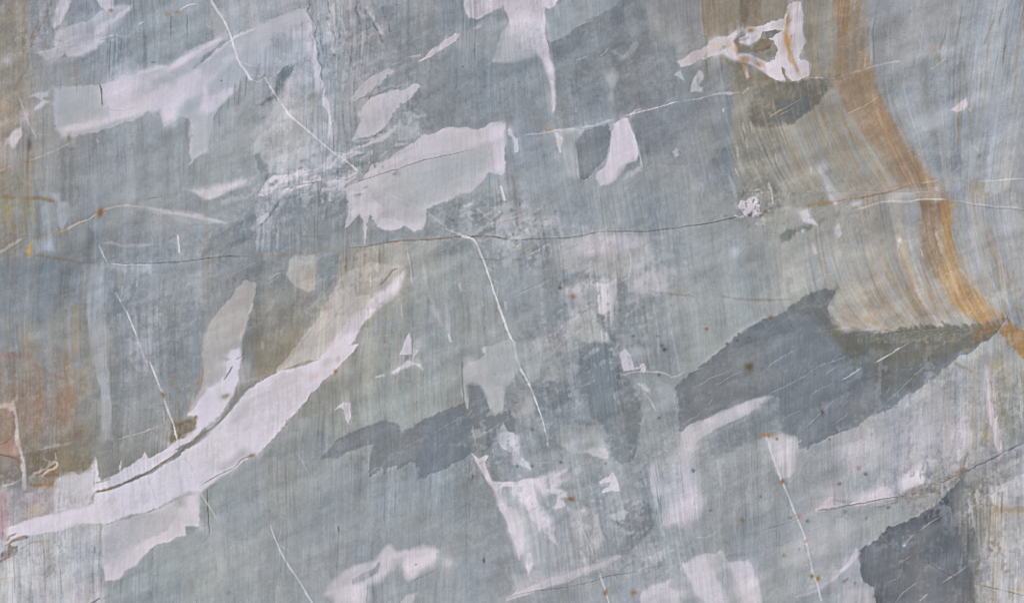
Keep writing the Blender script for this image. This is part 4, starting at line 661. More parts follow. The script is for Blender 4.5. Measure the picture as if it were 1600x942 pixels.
def paint_five():
    # ===== left, third row
    P((170,175,183),"134 470 163 470 168 510 172 600 174 688 160 690 158 610 144 562 140 520",3,.75,comb=1.5); P((172,172,182),"200 526 218 516 236 512 236 555 231 580 214 580 200 560",5,.75,comb=1); P((162,166,176),"276 520 290 512 288 530 278 530",5,.4); P((154,158,164),"200 580 230 580 232 640 214 680 200 660",6,.45,comb=1.4)
    for s, o in (("118 470 120 520 119 560",.55),("130 570 132 620",.5),("42 520 50 600",.3),("104 600 104 640",.25)): L((166,142,104),s,9,o,4,2)
    B((164,144,104),128,672,8,10,.7,part='rust_stain'); B((158,136,100),42,530,7,12,.5); B((172,172,170),56,530,16,18,.5)
    P((148,122,118),"0 548 46 552 48 560 0 560",5,.55); L((152,124,116),"44 570 66 578 84 588 104 592",9,.6,4,3); P((146,130,122),"0 596 28 602 110 602 120 640 110 660 60 668 30 650",12,.75,comb=1.5)
    for x, y, rx, ry in ((60,632,16,8),(62,676,18,9),(82,664,16,6),(50,700,10,6),(104,632,10,10),(40,655,5,14),(95,684,12,4)): B((156,124,112),x,y,rx,ry,.35,jit=1.4)
    for x, y, rx, ry in ((74,668,8,8),(72,678,6,6),(90,676,8,5),(58,650,8,6)): B((166,166,166),x,y,rx,ry,.5,jit=.8)
    L((188,186,188),"60 704 84 697 104 694 116 691",4.2,.65,1.6,1.5); P((128,124,120),"72 708 100 697 112 700 90 712",4,.5); L((196,194,198),"180 686 200 680 224 675 244 668",1.8,.7,.9,1.2,part='vein',brk=.3); L((172,150,120),"234 672 250 664 268 660",1.8,.7); L((164,134,110),"268 662 300 656",4,.5,2,2)
    P((150,122,104),"0 642 18 640 22 660 20 684 0 696",4,.7,2); P((176,146,134),"-10 694 16 686 22 700 22 712 -10 712",4,.8,2); L((164,98,80),"-6 696 10 692 18 684 22 668 20 650",2.6,.7,1,2); L((168,104,86),"-4 640 10 642",2.4,.7,1,2)
    P((206,188,184),"-8 634 18 628 21 624 23 640 18 644 10 640 -8 640",1.8,.9,1.5,part='white_patch'); L((204,192,192),"20 630 24 650 27 680 31 708 38 730 39 762",6.5,.9,1.6,1.6,part=('white_patch','narrow pinkish upright line near the left edge'),taper=0); P((190,160,146),"20 680 28 690 30 712 18 712",3,.7)
    P((140,130,126),"-8 714 26 714 33 730 30 748 12 757 -8 758",2.5,.85,2); B((164,160,158),10,728,12,10,.5,jit=.8); L((150,86,66),"-4 710 14 714 26 718 32 728",3,.7,1,2); L((198,182,178),"2 760 20 756 34 748",3,.8)
    P((136,124,110),"42 706 86 702 110 704 144 714 144 732 116 738 96 742 74 738 62 740 44 748 42 730",3.5,.85,2); P((140,132,112),"96 690 140 690 146 716 138 734 112 734 90 738",7,.6,comb=1); P((160,100,72),"64 744 80 738 90 742 72 748",2.5,.7,2)
    L((200,184,172),"48 747 58 737 74 729 86 721 90 724 86 731 74 735 64 742 70 746",4,.85,1.2,2.0,part='cream_patch',brk=.25); B((150,142,134),58,752,12,5,.6); P((156,112,78),"62 754 85 752 83 762 50 762 48 758",1.8,.8,1.5,part='rust_stain'); L((164,104,78),"44 758 84 758",2,.3)
    L((200,194,198),"86 706 88 718",2.4,.6)
    P((176,166,174),"-30 760 40 764 80 768 82 800 40 812 10 820 -30 830",6,.85,comb=1.5); P((178,140,150),"-30 770 8 768 14 800 8 850 -30 850",8,.55); B((198,176,142),56,796,12,10,.6); B((190,170,140),46,808,8,4,.5); L((170,140,110),"62 770 64 800",3,.4,1.5); L((150,120,130),"2 790 4 820 3 850",2.4,.5)
    P((184,185,191),"-40 848 50 838 90 830 150 822 160 900 164 980 -40 980",6,.92,comb=1.5,part=('pale_patch','pale streaked corner at the lower left'),st=1.2)
    P((162,168,176),"88 848 104 838 156 826 158 870 128 880 94 880",9,.35,comb=1.6); P((194,190,199),"52 900 70 890 80 942 74 990 52 990",7,.7); P((196,190,199),"104 930 140 912 160 912 164 990 100 990",9,.6); P((140,146,148),"30 912 50 920 56 946 28 950",9,.55); L((96,98,98),"142 946 148 940 156 934",3,.7,1.2)
    L((172,124,92),"8 846 16 838 26 833",4,.75,1.4,1.5,part='rust_stain'); L((168,112,80),"6 856 20 846 34 842 47 838",5,.75,1.6,2,part='rust_stain'); P((128,118,116),"4 862 16 852 28 850 24 862 10 872 2 872",3,.8,2.5); L((168,104,80),"-4 880 10 872 26 864",4,.6,1.6,2); L((176,150,120),"26 860 46 850 70 842",2.6,.55,1.2,2)
    L((178,150,110),"44 858 46 870",5,.5,2); L((176,150,116),"70 904 80 896 86 886",3.4,.6,1.5,2); L((176,160,138),"-2 904 20 902 40 900",2.4,.4); L((186,160,128),"64 842 68 866",4,.5,1.8)
    for x in (46,68,72,92,20): L((140,140,138),f"{x} 850 {x+2} 890 {x+3} 930",2.2,.45,1.2,1)
    L((132,128,124),"148 852 149 866",2,.6); L((192,180,182),"160 820 162 880 163 940",2,.4)
    P((133,141,149),"238 476 318 470 312 560 300 620 270 640 244 600",7,.5,comb=1.6); P((131,139,147),"175 470 199 470 199 560 198 640 178 680 174 600",3,.6,comb=1.4); P((129,136,144),"-20 408 124 414 126 470 60 500 -20 490",12,.6,comb=1.4)
    P((138,145,151),"690 742 740 716 790 800 804 850 800 900 740 920 700 860",10,.5,comb=1.4)
    # ===== centre, third row: small white marks
    P((208,203,213),"640 517 642 530 643 553 637 554 624 555 630 542 635 527",1.4,.94,.8,part='white_patch'); P((206,202,212),"646 545 653 548 650 554 646 558 644 564",1.3,.85,.8); P((206,202,212),"610 583 625 572 640 562 648 566 658 568 661 582 656 574 648 571 635 575 618 584",1.5,.92,.9,part='white_patch'); B((186,186,190),656,540,11,11,.75,jit=.3); P((194,194,200),"585 589 600 584 601 588 590 590",1.5,.75,.6); L((120,126,126),"644 520 644 560",1.2,.5)
    P((208,203,214),"524 640 530 632 536 627 548 629 548 650 545 660 541 656 538 641 530 637",1.6,.94,.8,part='white_patch')
    P((172,175,179),"723 576 731 567 750 564 758 556 755 545 772 538 795 530 806 534 812 570 800 596 787 602 787 640 775 646 765 638 758 626 762 618 755 606 748 600 738 598 732 602 735 622 736 642 731 646 725 622 722 600",1.7,.9,1.6,part=('pale_patch','pale grey hooked block in the lower middle'),st=.4,h=.06); P((160,165,166),"762 552 806 538 812 576 798 596 766 590",8,.65); B((188,186,192),738,580,16,14,.7); L((182,180,186),"724 596 728 620 733 645",5,.5,2)
    P((126,132,140),"733 601 745 600 755 608 764 640 756 652 738 654 731 640",2,.9,1.2,part='dark_patch'); L((112,118,122),"722 555 722 590 726 630",2,.6,.9,.8); P((196,194,200),"753 546 760 545 758 556 754 552",1.5,.7); P((134,140,146),"787 602 806 590 824 604 812 640 790 640",4,.7)
    P((122,128,135),"502 716 522 690 560 671 582 661 604 656 622 660 628 675 645 665 670 650 700 638 726 627 738 654 758 652 786 646 798 640 806 660 800 676 776 672 772 690 760 702 740 706 720 720 700 730 680 738 665 744 654 749 655 736 650 726 640 723 628 729 620 736 617 730 604 730 600 741 598 726 586 738 576 745 578 726 577 706 545 707 520 717",1.7,.94,1.4,comb=.7,part=('dark_patch','slanting slate band with a ragged lower edge'),st=.6,h=-.05)
    P((158,164,168),"541 708 560 700 582 694 578 712 577 722 570 712",1.6,.85,1); L((164,168,172),"575 742 584 734 596 728",2,.5,1,2); L((156,160,166),"620 706 660 684 700 664 728 646",1.2,.5)
    P((148,152,152),"732 676 756 670 760 700 748 708 736 706",5,.6,2.5); L((186,186,184),"736 662 742 682 746 706",3,.55,1.2,3,brk=.3); L((184,182,178),"752 678 770 668 790 660",2,.5,1,2.5,brk=.3); L((176,174,172),"730 650 738 640",2,.5)
    P((190,189,197),"774 684 780 668 786 660 794 674 808 680 812 694 812 710 826 722 828 734 812 728 800 726 798 708 784 700 775 692",2,.88,1.4,part='pale_patch')
    L((172,146,124),"638 510 660 508 696 504",2.4,.5,1.2,2,brk=.3); P((198,196,202),"699 521 703 522 706 534 703 534",1.3,.85,.6); L((186,188,190),"626 474 628 500",2.6,.6); P((186,186,190),"672 478 682 480 692 506 684 508",4,.5); L((176,170,150),"560 536 590 526 612 524 622 518",1.5,.5); B((172,174,178),770,520,10,9,.5,jit=.7); L((176,160,148),"712 492 740 490",2,.3); L((160,154,144),"760 476 776 474",2.4,.5)
    L((200,200,206),"752 470 754 478",2,.6); L((190,192,198),"790 470 792 486",3,.6); B((168,120,100),508,482,3,4,.5); B((186,180,160),410,540,2,6,.6); B((186,180,160),440,518,2,5,.6)
    # ===== bottom middle
    P((196,191,200),"516 980 520 936 508 930 514 914 530 899 548 885 566 880 586 875 596 862 608 851 615 860 640 857 660 852 678 855 686 862 682 873 670 885 650 900 640 908 632 905 630 890 625 878 610 890 596 905 576 915 572 980",8,.9,1.5,comb=1,mot=.25,part=('white_patch','soft edged white cloud at the bottom edge')); P(PK,"634 862 676 858 680 870 660 888 642 900 634 888",4,.6); B((206,198,206),550,930,20,18,.8); P((148,154,160),"552 906 574 893 594 878 592 892 572 905 552 914",4,.85); B((182,181,190),700,880,12,11,.7,jit=.4); P((188,186,194),"622 946 634 932 652 926 646 940 640 980 622 980",4,.7,part='pale_patch'); P((150,156,158),"612 872 628 872 628 900 606 910",5,.4,comb=1.5)
    B((104,104,106),650,882,2,2,.8); L((120,124,130),"574 912 573 942",1.6,.5); L((120,126,130),"640 910 662 900 682 890",2.6,.5,1.2)
    L((194,194,200),"422 820 430 842 440 865 455 890 475 920 492 948",2.0,.9,.8,.8,part='vein',taper=0,h=.1); L((186,186,190),"463 706 474 724 482 740",1.6,.6); L((96,98,100),"529 822 529 832",2.4,.8); L((124,128,132),"529 830 528 860 526 892",1.8,.6)
    for x, a, b in ((447,706,942),(617,735,800),(690,760,850),(728,770,920),(757,860,900),(672,740,830),(600,740,840)): L((128,134,141),f"{x} {a} {x+1} {(a+b)/2} {x} {b}",2.4,.5,1.2,1)
    B((98,80,80),756,876,2,5,.7); B((110,100,96),738,744,2,8,.5); B((150,130,120),630,746,5,4,.4); L((116,116,114),"602 822 612 816",2,.4)
    P((206,200,210),"736 709 748 716 759 709 764 712 756 721 762 735 770 750 786 753 804 754 804 761 786 762 782 771 787 786 797 800 802 834 795 822 788 800 778 779 769 760 757 746 745 726",1.4,.95,1,part=('white_patch','white zigzag streak between the slate band and the ragged white cluster'),h=.12); P((140,146,151),"765 712 800 706 800 752 786 752 772 744 762 722",3,.65); L((180,182,186),"772 712 780 736 786 752",2,.5,1,1.5); L((130,122,124),"736 712 732 740 736 764",1.6,.5)
    P((168,172,177),"790 770 820 760 886 740 912 780 940 800 944 850 920 880 860 900 830 905 812 860 800 810",10,.55); P((176,178,186),"800 900 850 888 900 870 920 886 880 896 840 910 800 930",6,.65)
    P((208,201,210),"800 758 815 750 840 745 860 738 887 735 873 745 868 755 872 765 880 766 886 769 884 776 877 780 882 790 880 795 868 797 862 792 870 785 872 775 860 772 846 770 843 760 838 766 842 785 848 795 855 805 861 812 862 820 858 828 866 840 869 851 860 845 853 835 845 828 840 833 838 820 828 808 826 795 825 788 820 785 820 772 812 770 805 779 799 770",1.6,.94,1.5,part=('white_patch','ragged white cluster with grey holes in the lower middle'),h=.12); P((192,189,198),"772 772 790 790 812 800 819 826 818 850 812 874 804 852 790 812 778 790",2,.9,1.2,part='pale_patch'); P((204,199,208),"820 866 830 861 834 880 831 890 824 902 822 884",1.8,.9,1,part='white_patch')
    P((206,200,209),"935 752 950 745 957 737 963 745 968 760 970 768 955 768 940 771 938 766 952 759 938 758",1.5,.92,1,part='white_patch'); P((156,158,164),"938 756 954 754 950 762 938 762",1.5,.7); P((198,194,202),"907 798 912 789 916 800 909 802",1.4,.8,.6,part='white_patch'); P((190,188,196),"884 788 890 796 888 804 884 798",2,.7)
    P((180,181,187),"900 800 930 796 940 830 940 850 926 856 920 832",4,.5,2); P((176,178,184),"955 806 976 798 980 808 964 812 958 818",3,.6,1.5); L((184,182,188),"912 870 918 886",4,.6,1.5); 
    P((186,183,190),"790 932 850 906 884 895 922 885 958 870 972 866 972 873 932 890 890 907 850 920 790 940",2.5,.8,1.2,part='pale_patch'); L((128,118,124),"790 936 822 925 880 918 920 910 950 900 976 897 1010 888 1056 880",1.7,.6,.8,1,part='crack',h=-.2,brk=.3)
    P((122,128,135),"950 812 980 794 1010 784 1024 800 1026 820 1008 840 1002 848 984 868 966 862 972 850 988 832",6,.6,2,mot=.4); L((112,116,120),"966 860 990 846 1010 834 1022 818",4,.2,2,2)
    P((178,180,187),"1064 690 1086 676 1094 700 1086 730 1098 760 1100 790 1082 808 1060 818 1040 828 1030 812 1036 780 1030 740 1040 716",7,.75,2,mot=.3,part=('pale_patch','soft pale cloud right of the ragged white cluster'))
    B((190,188,196),1078,692,16,22,.8); B((186,186,193),1060,738,24,26,.7); B((208,200,209),1078,784,20,26,.95,20); B((200,195,203),1062,806,20,12,.8,-25); B((192,190,197),1042,818,9,10,.7)
    P((194,191,199),"1018 722 1028 718 1034 740 1036 768 1028 780 1018 768 1014 744",4,.8,1.5,comb=.8); L((202,200,208),"1018 742 1022 770 1028 800",6,.6,2.5,1); L((130,134,142),"1020 740 1026 760 1030 790",1.5,.5); P((166,170,178),"1032 736 1060 740 1064 780 1040 800 1032 776",8,.55); P((190,186,192),"1032 820 1038 818 1040 838 1034 838",2.5,.6); B((180,172,150),1070,818,6,5,.4)
    P((184,184,190),"1014 872 1028 862 1037 860 1036 876 1022 884",1.8,.8,1.2,part='pale_patch'); P((180,181,188),"1004 874 1012 870 1014 888 1006 890",2,.5); P((148,153,158),"1030 880 1060 876 1074 900 1060 910 1034 900",5,.5)
    P((182,184,190),"1063 880 1090 868 1126 862 1132 866 1138 878 1150 879 1172 873 1178 890 1186 916 1196 960 1110 960 1086 922 1075 900",2.2,.9,1.3,part=('pale_patch','pale slanted block at the bottom edge'),h=.08); P((160,164,170),"1108 876 1134 872 1150 910 1156 960 1118 960",9,.6); P((205,198,208),"1068 882 1092 870 1120 866 1116 890 1128 920 1138 960 1108 960 1084 916",6,.85); P((206,199,209),"1140 882 1170 876 1180 900 1192 960 1164 960 1150 910",5,.85); P((140,146,152),"1134 872 1152 866 1170 868 1150 878 1138 878",3,.7)
    P((202,195,204),"996 980 1004 926 1020 916 1044 908 1050 904 1047 918 1060 924 1072 980",5,.8,1.5,part='white_patch'); B((176,178,184),1066,930,12,14,.5); P((150,156,160),"950 886 1000 876 1010 888 970 896",5,.4); L((186,186,190),"1086 840 1110 838 1122 828",2,.5,1,1)
    L((198,198,204),"884 790 895 800 906 820 916 840 924 858 930 872",2,.6,.9,1.2,brk=.35); L((200,200,206),"934 890 940 905 946 922 953 950",2.4,.85,.8,.8,part='vein'); P((176,180,186),"952 930 962 928 966 960 952 960",3,.5)
    for x, y, rx, ry, c in ((893,780,4,2.6,(166,106,80)),(946,926,3.4,5,(150,112,84)),(990,926,5,4.4,(160,116,84)),(1160,813,4,4,(132,126,104)),(1189,776,3,3,(120,112,108)),(1110,797,3,3,(130,128,118)),(1083,736,3,3,(118,116,114)),(1140,650,4,4,(172,126,106))): B(c,x,y,rx,ry,.8,jit=.4,part='rust_spot')
    for x, y in ((832,728),(946,724),(876,722),(832,671),(808,728)): B((104,106,110),x,y,3,3,.6)
    L((180,176,172),"838 724 862 721",2,.5)
    # ===== lower right
    P((192,189,197),"1062 676 1080 664 1108 651 1140 636 1166 629 1190 622 1208 618 1204 628 1186 638 1160 650 1120 670 1090 690 1074 706 1064 700",3,.8,1.2,mot=.25,part='pale_patch',st=.6); B((196,192,200),1078,690,14,16,.6); B((194,190,198),1156,640,14,12,.6); P((132,139,145),"1104 690 1150 664 1196 640 1216 626 1228 636 1228 674 1190 686 1140 706 1112 712",5,.85); B((176,174,174),1208,630,9,10,.5)
    P((196,192,200),"1196 684 1216 678 1238 684 1242 706 1242 736 1236 746 1222 748 1213 738 1204 712",4,.85,1.3,part=('pale_patch','small pale block beside the rust spotted vein')); 
    P((146,152,156),"1160 706 1196 690 1210 730 1222 770 1220 830 1160 840",10,.4,comb=1.4); P((162,166,174),"1250 780 1240 700 1260 706 1262 800",7,.35)
    L((196,200,208),"1197 678 1205 706 1213 728 1222 752 1233 780 1245 808 1257 838 1262 855 1267 880 1272 902 1278 915 1283 938",2.8,.92,.8,.8,part=('vein','thin pale vein strung with small rust spots'),taper=0,h=.15)
    for x, y, rx, ry, c in ((1197,680,9,4,(176,124,84)),(1223,752,5,5,(150,106,74)),(1249,808,5,5,(164,140,134)),(1258,846,4,4,(160,110,80)),(1249,858,3,3,(140,116,96)),(1225,868,3,3,(140,124,112)),(1269,900,5,5,(150,112,70)),(1278,904,4,5,(150,112,70)),(1235,809,3,2.5,(140,120,116)),(1342,732,3,3,(150,130,120)),(1261,814,2.6,2.6,(110,110,108)),(1353,741,3,3,(108,110,112)),(1312,756,3,3,(118,118,118)),(1322,800,3,3,(110,112,116)),(1388,793,4,3,(116,110,104)),(1354,810,2.6,2.6,(120,120,120)),(1320,908,3,3,(116,116,112)),(1336,911,3,3,(106,106,104)),(1324,905,2.6,2.6,(110,110,108)),(1214,686,3,3,(168,120,84))): B(c,x,y,rx,ry,.85,jit=.5,part='rust_spot')
    P((160,166,170),"1200 830 1240 818 1262 860 1270 910 1240 920 1210 900",9,.4,comb=1)
    P((166,170,176),"1270 804 1316 796 1318 830 1300 850 1280 850",8,.45,comb=1.2); P((148,154,156),"1318 796 1360 790 1380 800 1370 826 1330 850 1318 830",6,.5,comb=1.2); P((170,172,174),"1366 800 1400 790 1420 800 1376 828",5,.5)
    B((206,198,204),1290,783,16,8,.7,-30); B((208,198,203),1368,768,30,7,.85,-14); P((206,196,202),"1270 798 1284 786 1298 776 1306 784 1320 790 1345 776 1360 773 1375 765 1386 763 1396 772 1408 771 1396 780 1360 787 1330 789 1300 793 1276 799",2.4,.88,1.3,part='white_patch'); P((150,156,158),"1300 780 1330 782 1328 788 1302 790",3,.4); B((192,186,192),1296,768,12,5,.5,-20); B((210,201,208),1424,748,20,9,.9,-30); B((200,194,202),1456,722,20,7,.7,-35); B((194,190,197),1486,690,13,22,.7); P((208,199,206),"1406 756 1414 745 1430 736 1440 741 1450 745 1440 755 1425 761 1411 766",3,.9,1.3,part='white_patch'); P((190,186,192),"1452 726 1466 712 1480 706 1484 712 1470 722 1458 730",4,.65,part='pale_patch'); L((122,120,120),"1376 742 1382 754 1402 770",1.6,.5); P((162,166,170),"1378 746 1402 768 1412 772 1400 752",4,.5)
    L((132,124,126),"1190 828 1230 817 1250 808",2,.45,1,1); L((130,122,122),"1268 800 1290 795 1340 788 1380 780 1400 776 1432 771",1.8,.75,.8,1,part='crack',h=-.3); L((128,122,122),"1360 794 1384 790 1410 782",2,.5,1,1)
    P((146,138,132),"1404 773 1430 760 1470 754 1490 745 1503 736 1511 734 1506 746 1490 758 1470 769 1440 777 1420 781",3.5,.6,3,comb=1.5,part='brown_patch'); 
    for i in range(34):
        t = (i * 0.618) % 1; x = 1408 + 94 * t; y = 777 - 36 * t + 9 * ((i * 0.37) % 1) - 5; a = -0.9 + 1.5 * ((i * 0.73) % 1); l = 4 + 7 * ((i * 0.29) % 1)
        L(((186,176,170),(120,108,100),(150,130,112))[i % 3], f"{x} {y} {x+l} {y+l*a*0.7}",1.4,.6,.8,1.5)
    L((186,176,176),"1470 758 1486 750 1496 744",2.6,.6,1,1.5)
    P((152,152,160),"1512 742 1540 716 1570 700 1610 684 1610 706 1560 724 1520 748",4,.7,1.5,comb=1); L((110,106,114),"1504 740 1520 730 1540 721 1572 704 1606 688",2.4,.75,1,1.5,part='crack',h=-.3); P((186,184,188),"1558 734 1574 724 1590 716 1592 722 1574 732 1562 738",2.5,.7,1.2); L((186,186,192),"1540 716 1556 708",3,.5); L((128,112,90),"1504 736 1508 716 1514 706",4,.6,1.6,1.5); B((124,100,76),1502,738,6,5,.6); L((140,118,92),"1590 700 1588 722",3,.5)
    P((108,113,121),"1338 862 1355 850 1376 836 1390 826 1420 812 1446 800 1466 784 1482 766 1500 748 1508 756 1506 790 1506 830 1508 860 1516 884 1524 906 1536 990 1370 990 1366 920 1350 910 1342 890",2.2,.93,1.6,comb=.8,part=('dark_patch','darkest slate corner at the lower right'),st=1.0,h=-.05)
    P((118,124,128),"1440 820 1484 812 1500 850 1500 880 1460 890 1430 870",9,.6); P((96,98,108),"1450 800 1484 780 1492 800 1460 818 1440 820",6,.6); P((126,130,138),"1400 900 1440 890 1500 920 1510 960 1420 960",10,.4); P((122,124,126),"1346 866 1380 852 1390 890 1370 914 1346 896",8,.4)
    for s in ("1370 900 1410 860 1460 830","1400 930 1450 890 1500 860","1480 800 1490 850 1505 900"): L((134,138,146),s,12,.45,6,5,brk=.4)
    for s in ("1505 780 1512 830 1524 880","1516 800 1526 860 1536 930","1500 840 1514 900 1522 940"): L((112,114,118),s,9,.6,4,3,brk=.3)
    L((170,166,172),"1436 830 1450 820 1468 807",1.8,.7,.8,1,brk=.2); L((160,158,164),"1412 853 1420 844 1430 834",2,.6,1,1); B((186,186,190),1413,852,2.4,2,.8); L((166,166,166),"1362 795 1368 818 1376 836 1384 846 1393 854",1.6,.7,.8,1); L((92,92,96),"1376 836 1386 848 1394 856",1.6,.5)
    L((164,150,142),"1402 880 1412 873 1424 868",2.4,.6,1,2); L((166,152,142),"1384 912 1396 904 1408 896",2.4,.6,1,2); L((178,178,184),"1398 942 1410 926 1422 917 1432 910",2.2,.6,1,1); L((178,178,184),"1436 940 1450 928",2.2,.6,1,1); L((178,178,180),"1470 913 1490 900 1510 886 1530 872",2,.75,.9,1,part='vein'); L((186,184,182),"1538 866 1556 856 1572 845",1.8,.6)
    L((116,92,90),"1440 877 1456 882 1476 894 1500 906",1.6,.75,.7,.8,part='crack',h=-.3)
    P((200,192,202),"1244 932 1275 920 1295 908 1310 895 1322 880 1337 854 1341 862 1326 886 1306 905 1286 918 1264 926",3,.8,1.3,part='pale_patch'); P((184,180,190),"1330 870 1340 862 1344 896 1350 912 1330 920 1312 930 1320 900",7,.5,comb=1); P((192,188,196),"1300 980 1326 922 1345 916 1360 924 1370 980",5,.7,part='pale_patch')
    P((144,142,136),"1486 770 1504 752 1530 744 1548 762 1546 800 1552 850 1540 870 1518 868 1506 850 1498 800",7,.65,comb=2.2); P((128,130,130),"1488 790 1504 790 1510 850 1524 900 1532 942 1512 900 1500 860",7,.8,comb=2)
    for x, a, b in ((1522,760,820),(1531,770,860),(1540,772,840),(1514,790,850),(1549,780,850)): L((156,142,118) if x % 2 else (112,112,98), f"{x} {a} {x+2} {(a+b)/2} {x+5} {b}",4,.55,1.8,1.2)
    L((186,190,194),"1516 786 1522 820 1530 850",2.4,.6,1.1,1.5)
    P((188,186,192),"1544 760 1575 754 1612 736 1612 792 1556 794 1546 776",3,.85,1.3,comb=.8,part=('pale_patch','pale block at the right edge above a tan streak')); P((182,160,126),"1546 792 1612 790 1612 804 1556 804 1550 824 1546 812",4,.7,2,comb=1.2,part='rust_stain')
    P((186,184,187),"1532 840 1552 806 1612 804 1612 990 1540 990 1530 930 1522 890",14,.7,comb=2,st=1.1,part=('pale_patch','pale streaked corner at the lower right'))
    for x, y in ((1549,860),(1532,848),(1523,882),(1507,843),(1562,857),(1572,893),(1550,848)): B((150,122,98),x,y,3.4,3.4,.55,jit=.6,part='rust_spot')
    P((146,132,96),"1520 876 1530 874 1532 896 1526 900",2.5,.6); L((150,124,104),"1500 906 1530 914 1560 920 1606 932",2,.7,.9,.8,part='crack',h=-.2); B((180,164,138),1592,922,10,5,.6); L((170,160,146),"1552 912 1550 950",3,.4,1.4)
    for a in ("424 300 440 292 452 300 446 318 436 340 428 360 420 352 424 330","640 196 650 190 656 202 644 214 636 222 628 214","1300 700 1340 690 1350 700 1330 712","1380 690 1420 676 1440 690 1410 704","1500 660 1516 650 1520 690 1508 706","1430 728 1452 716 1466 720 1450 736","1120 720 1130 716 1134 760 1124 766","690 470 698 474 708 520 700 524","560 60 570 54 580 96 572 104","400 60 420 50 430 90 414 110","880 470 890 466 898 500 890 506"):
        P((186,184,192),a,3.5,.6,2.5,comb=1.8,mot=.6)
    # crossing crack of the middle
    L((116,114,114),"806 376 830 374 850 373 876 372 900 370 930 363 960 361 985 361 1010 362 1040 358 1070 354 1100 350 1130 344 1158 338",1.8,.85,.7,.8,part=('crack','fine dark crack crossing the middle from side to side'),h=-.4,taper=0); L((184,180,172),"858 371 880 369 896 369",1.6,.6); L((186,180,166),"926 364 960 362 990 363",1.2,.6)
    B((176,180,186),856,347,18,13,.85,-20); P((190,194,198),"816 358 826 354 830 364 829 370 824 364",1.6,.8,1,part='pale_patch'); P((186,188,192),"800 371 816 369 814 373 802 374",1.5,.7,1); 
    for s in ("812 396 818 388 830 380 834 376","816 398 826 392 836 384","820 402 840 394 852 386 858 380","806 388 814 380"): L((166,152,124) if s[0:3] in ('812','816') else (184,186,190), s,2,.65,.9,2)
    P((168,173,178),"800 382 812 388 812 402 800 406",3,.5); L((192,194,198),"826 398 846 390 856 380 862 392",2.6,.55,1,1.5); P((138,144,152),"830 398 856 386 864 400 866 420 820 412 808 408",4,.5); B((120,104,96),808,406,5,3,.6); P((122,128,134),"798 300 812 320 816 344 806 356 798 350",6,.55); B((160,132,112),812,346,4,5,.5)
    B((182,188,196),1148,394,9,9,.7); L((168,174,182),"1050 410 1058 440",5,.4,2); L((144,128,120),"1010 452 1030 456 1060 460 1090 465",3,.5,1.4,2,brk=.3); L((144,128,120),"1120 464 1150 466 1200 468 1240 468",4,.5,1.8,1.8,brk=.3)
    P((206,199,207),"1152 322 1160 312 1168 314 1172 309 1184 305 1184 313 1178 320 1190 328 1190 334 1176 340 1164 338 1158 330",1.3,.93,2.6,part=('white_patch','small flaky white spot at the end of the dark crack')); L((204,198,204),"1148 336 1156 340 1164 338",2.4,.8,.9,1.5); L((200,192,194),"1180 300 1188 297 1192 304",2,.7,.8,2); L((196,190,194),"1176 342 1186 338 1196 330",2,.7,.8,2.5,brk=.3)
    for x, y in ((1170,316),(1180,322),(1174,334),(1184,330),(1166,322),(1178,312),(1186,318)): B((128,112,100),x,y,1.6,2.6,.8,jit=1.2)
    for i in range(30):
        a = i * 2.4; r = 6 + 20 * ((i * 0.618) % 1); B((206,200,208) if i % 3 else (118,112,106), 1174 + r * math.cos(a) + 4, 323 + 0.7 * r * math.sin(a), 1.2 + 2 * ((i * 0.37) % 1), 1.2 + 1.6 * ((i * 0.73) % 1), .8, jit=1)
    B((150,104,74),1196,331,5,4,.7); L((182,190,200),"1138 272 1146 290 1152 312",6,.4,2.5,2); B((110,112,116),1135,337,3,2,.6)

def paint_base_streaks():
    gy = ((128,135,142),(164,170,177),(136,143,149),(158,164,170))
    streaks(0,230,330,700,70,gy+((146,140,126),),(5,18),(60,200),(.2,.45))
    streaks(400,380,640,600,40,((140,128,108),(126,134,140),(158,152,142),(150,140,122)),(3,10),(40,120),(.2,.45))
    streaks(150,0,480,130,30,gy,(2,6),(30,70),(.25,.5)); streaks(540,640,800,940,50,gy,(2,8),(60,180),(.15,.35)); streaks(330,700,640,940,30,gy,(4,14),(80,200),(.15,.35))
    streaks(640,400,880,640,40,gy,(3,9),(50,150),(.2,.4)); streaks(800,0,1150,440,60,gy,(2,9),(40,150),(.15,.4)); streaks(960,440,1240,840,40,gy,(3,8),(40,140),(.15,.35)); streaks(400,0,800,220,40,gy,(2,7),(30,110),(.15,.35))
    streaks(1090,-10,1300,120,30,((160,144,124),(122,112,100),(150,148,142)),(2,6),(30,90),(.25,.5)); streaks(1310,-10,1350,110,16,((180,132,84),(140,128,114),(170,140,106)),(3,7),(40,100),(.35,.6))
    streaks(0,0,130,240,30,gy+((150,140,122),(142,130,110)),(3,10),(40,120),(.2,.5)); streaks(0,560,140,760,30,((150,130,116),(140,134,126),(164,150,136),(132,126,116)),(4,12),(40,120),(.2,.45))

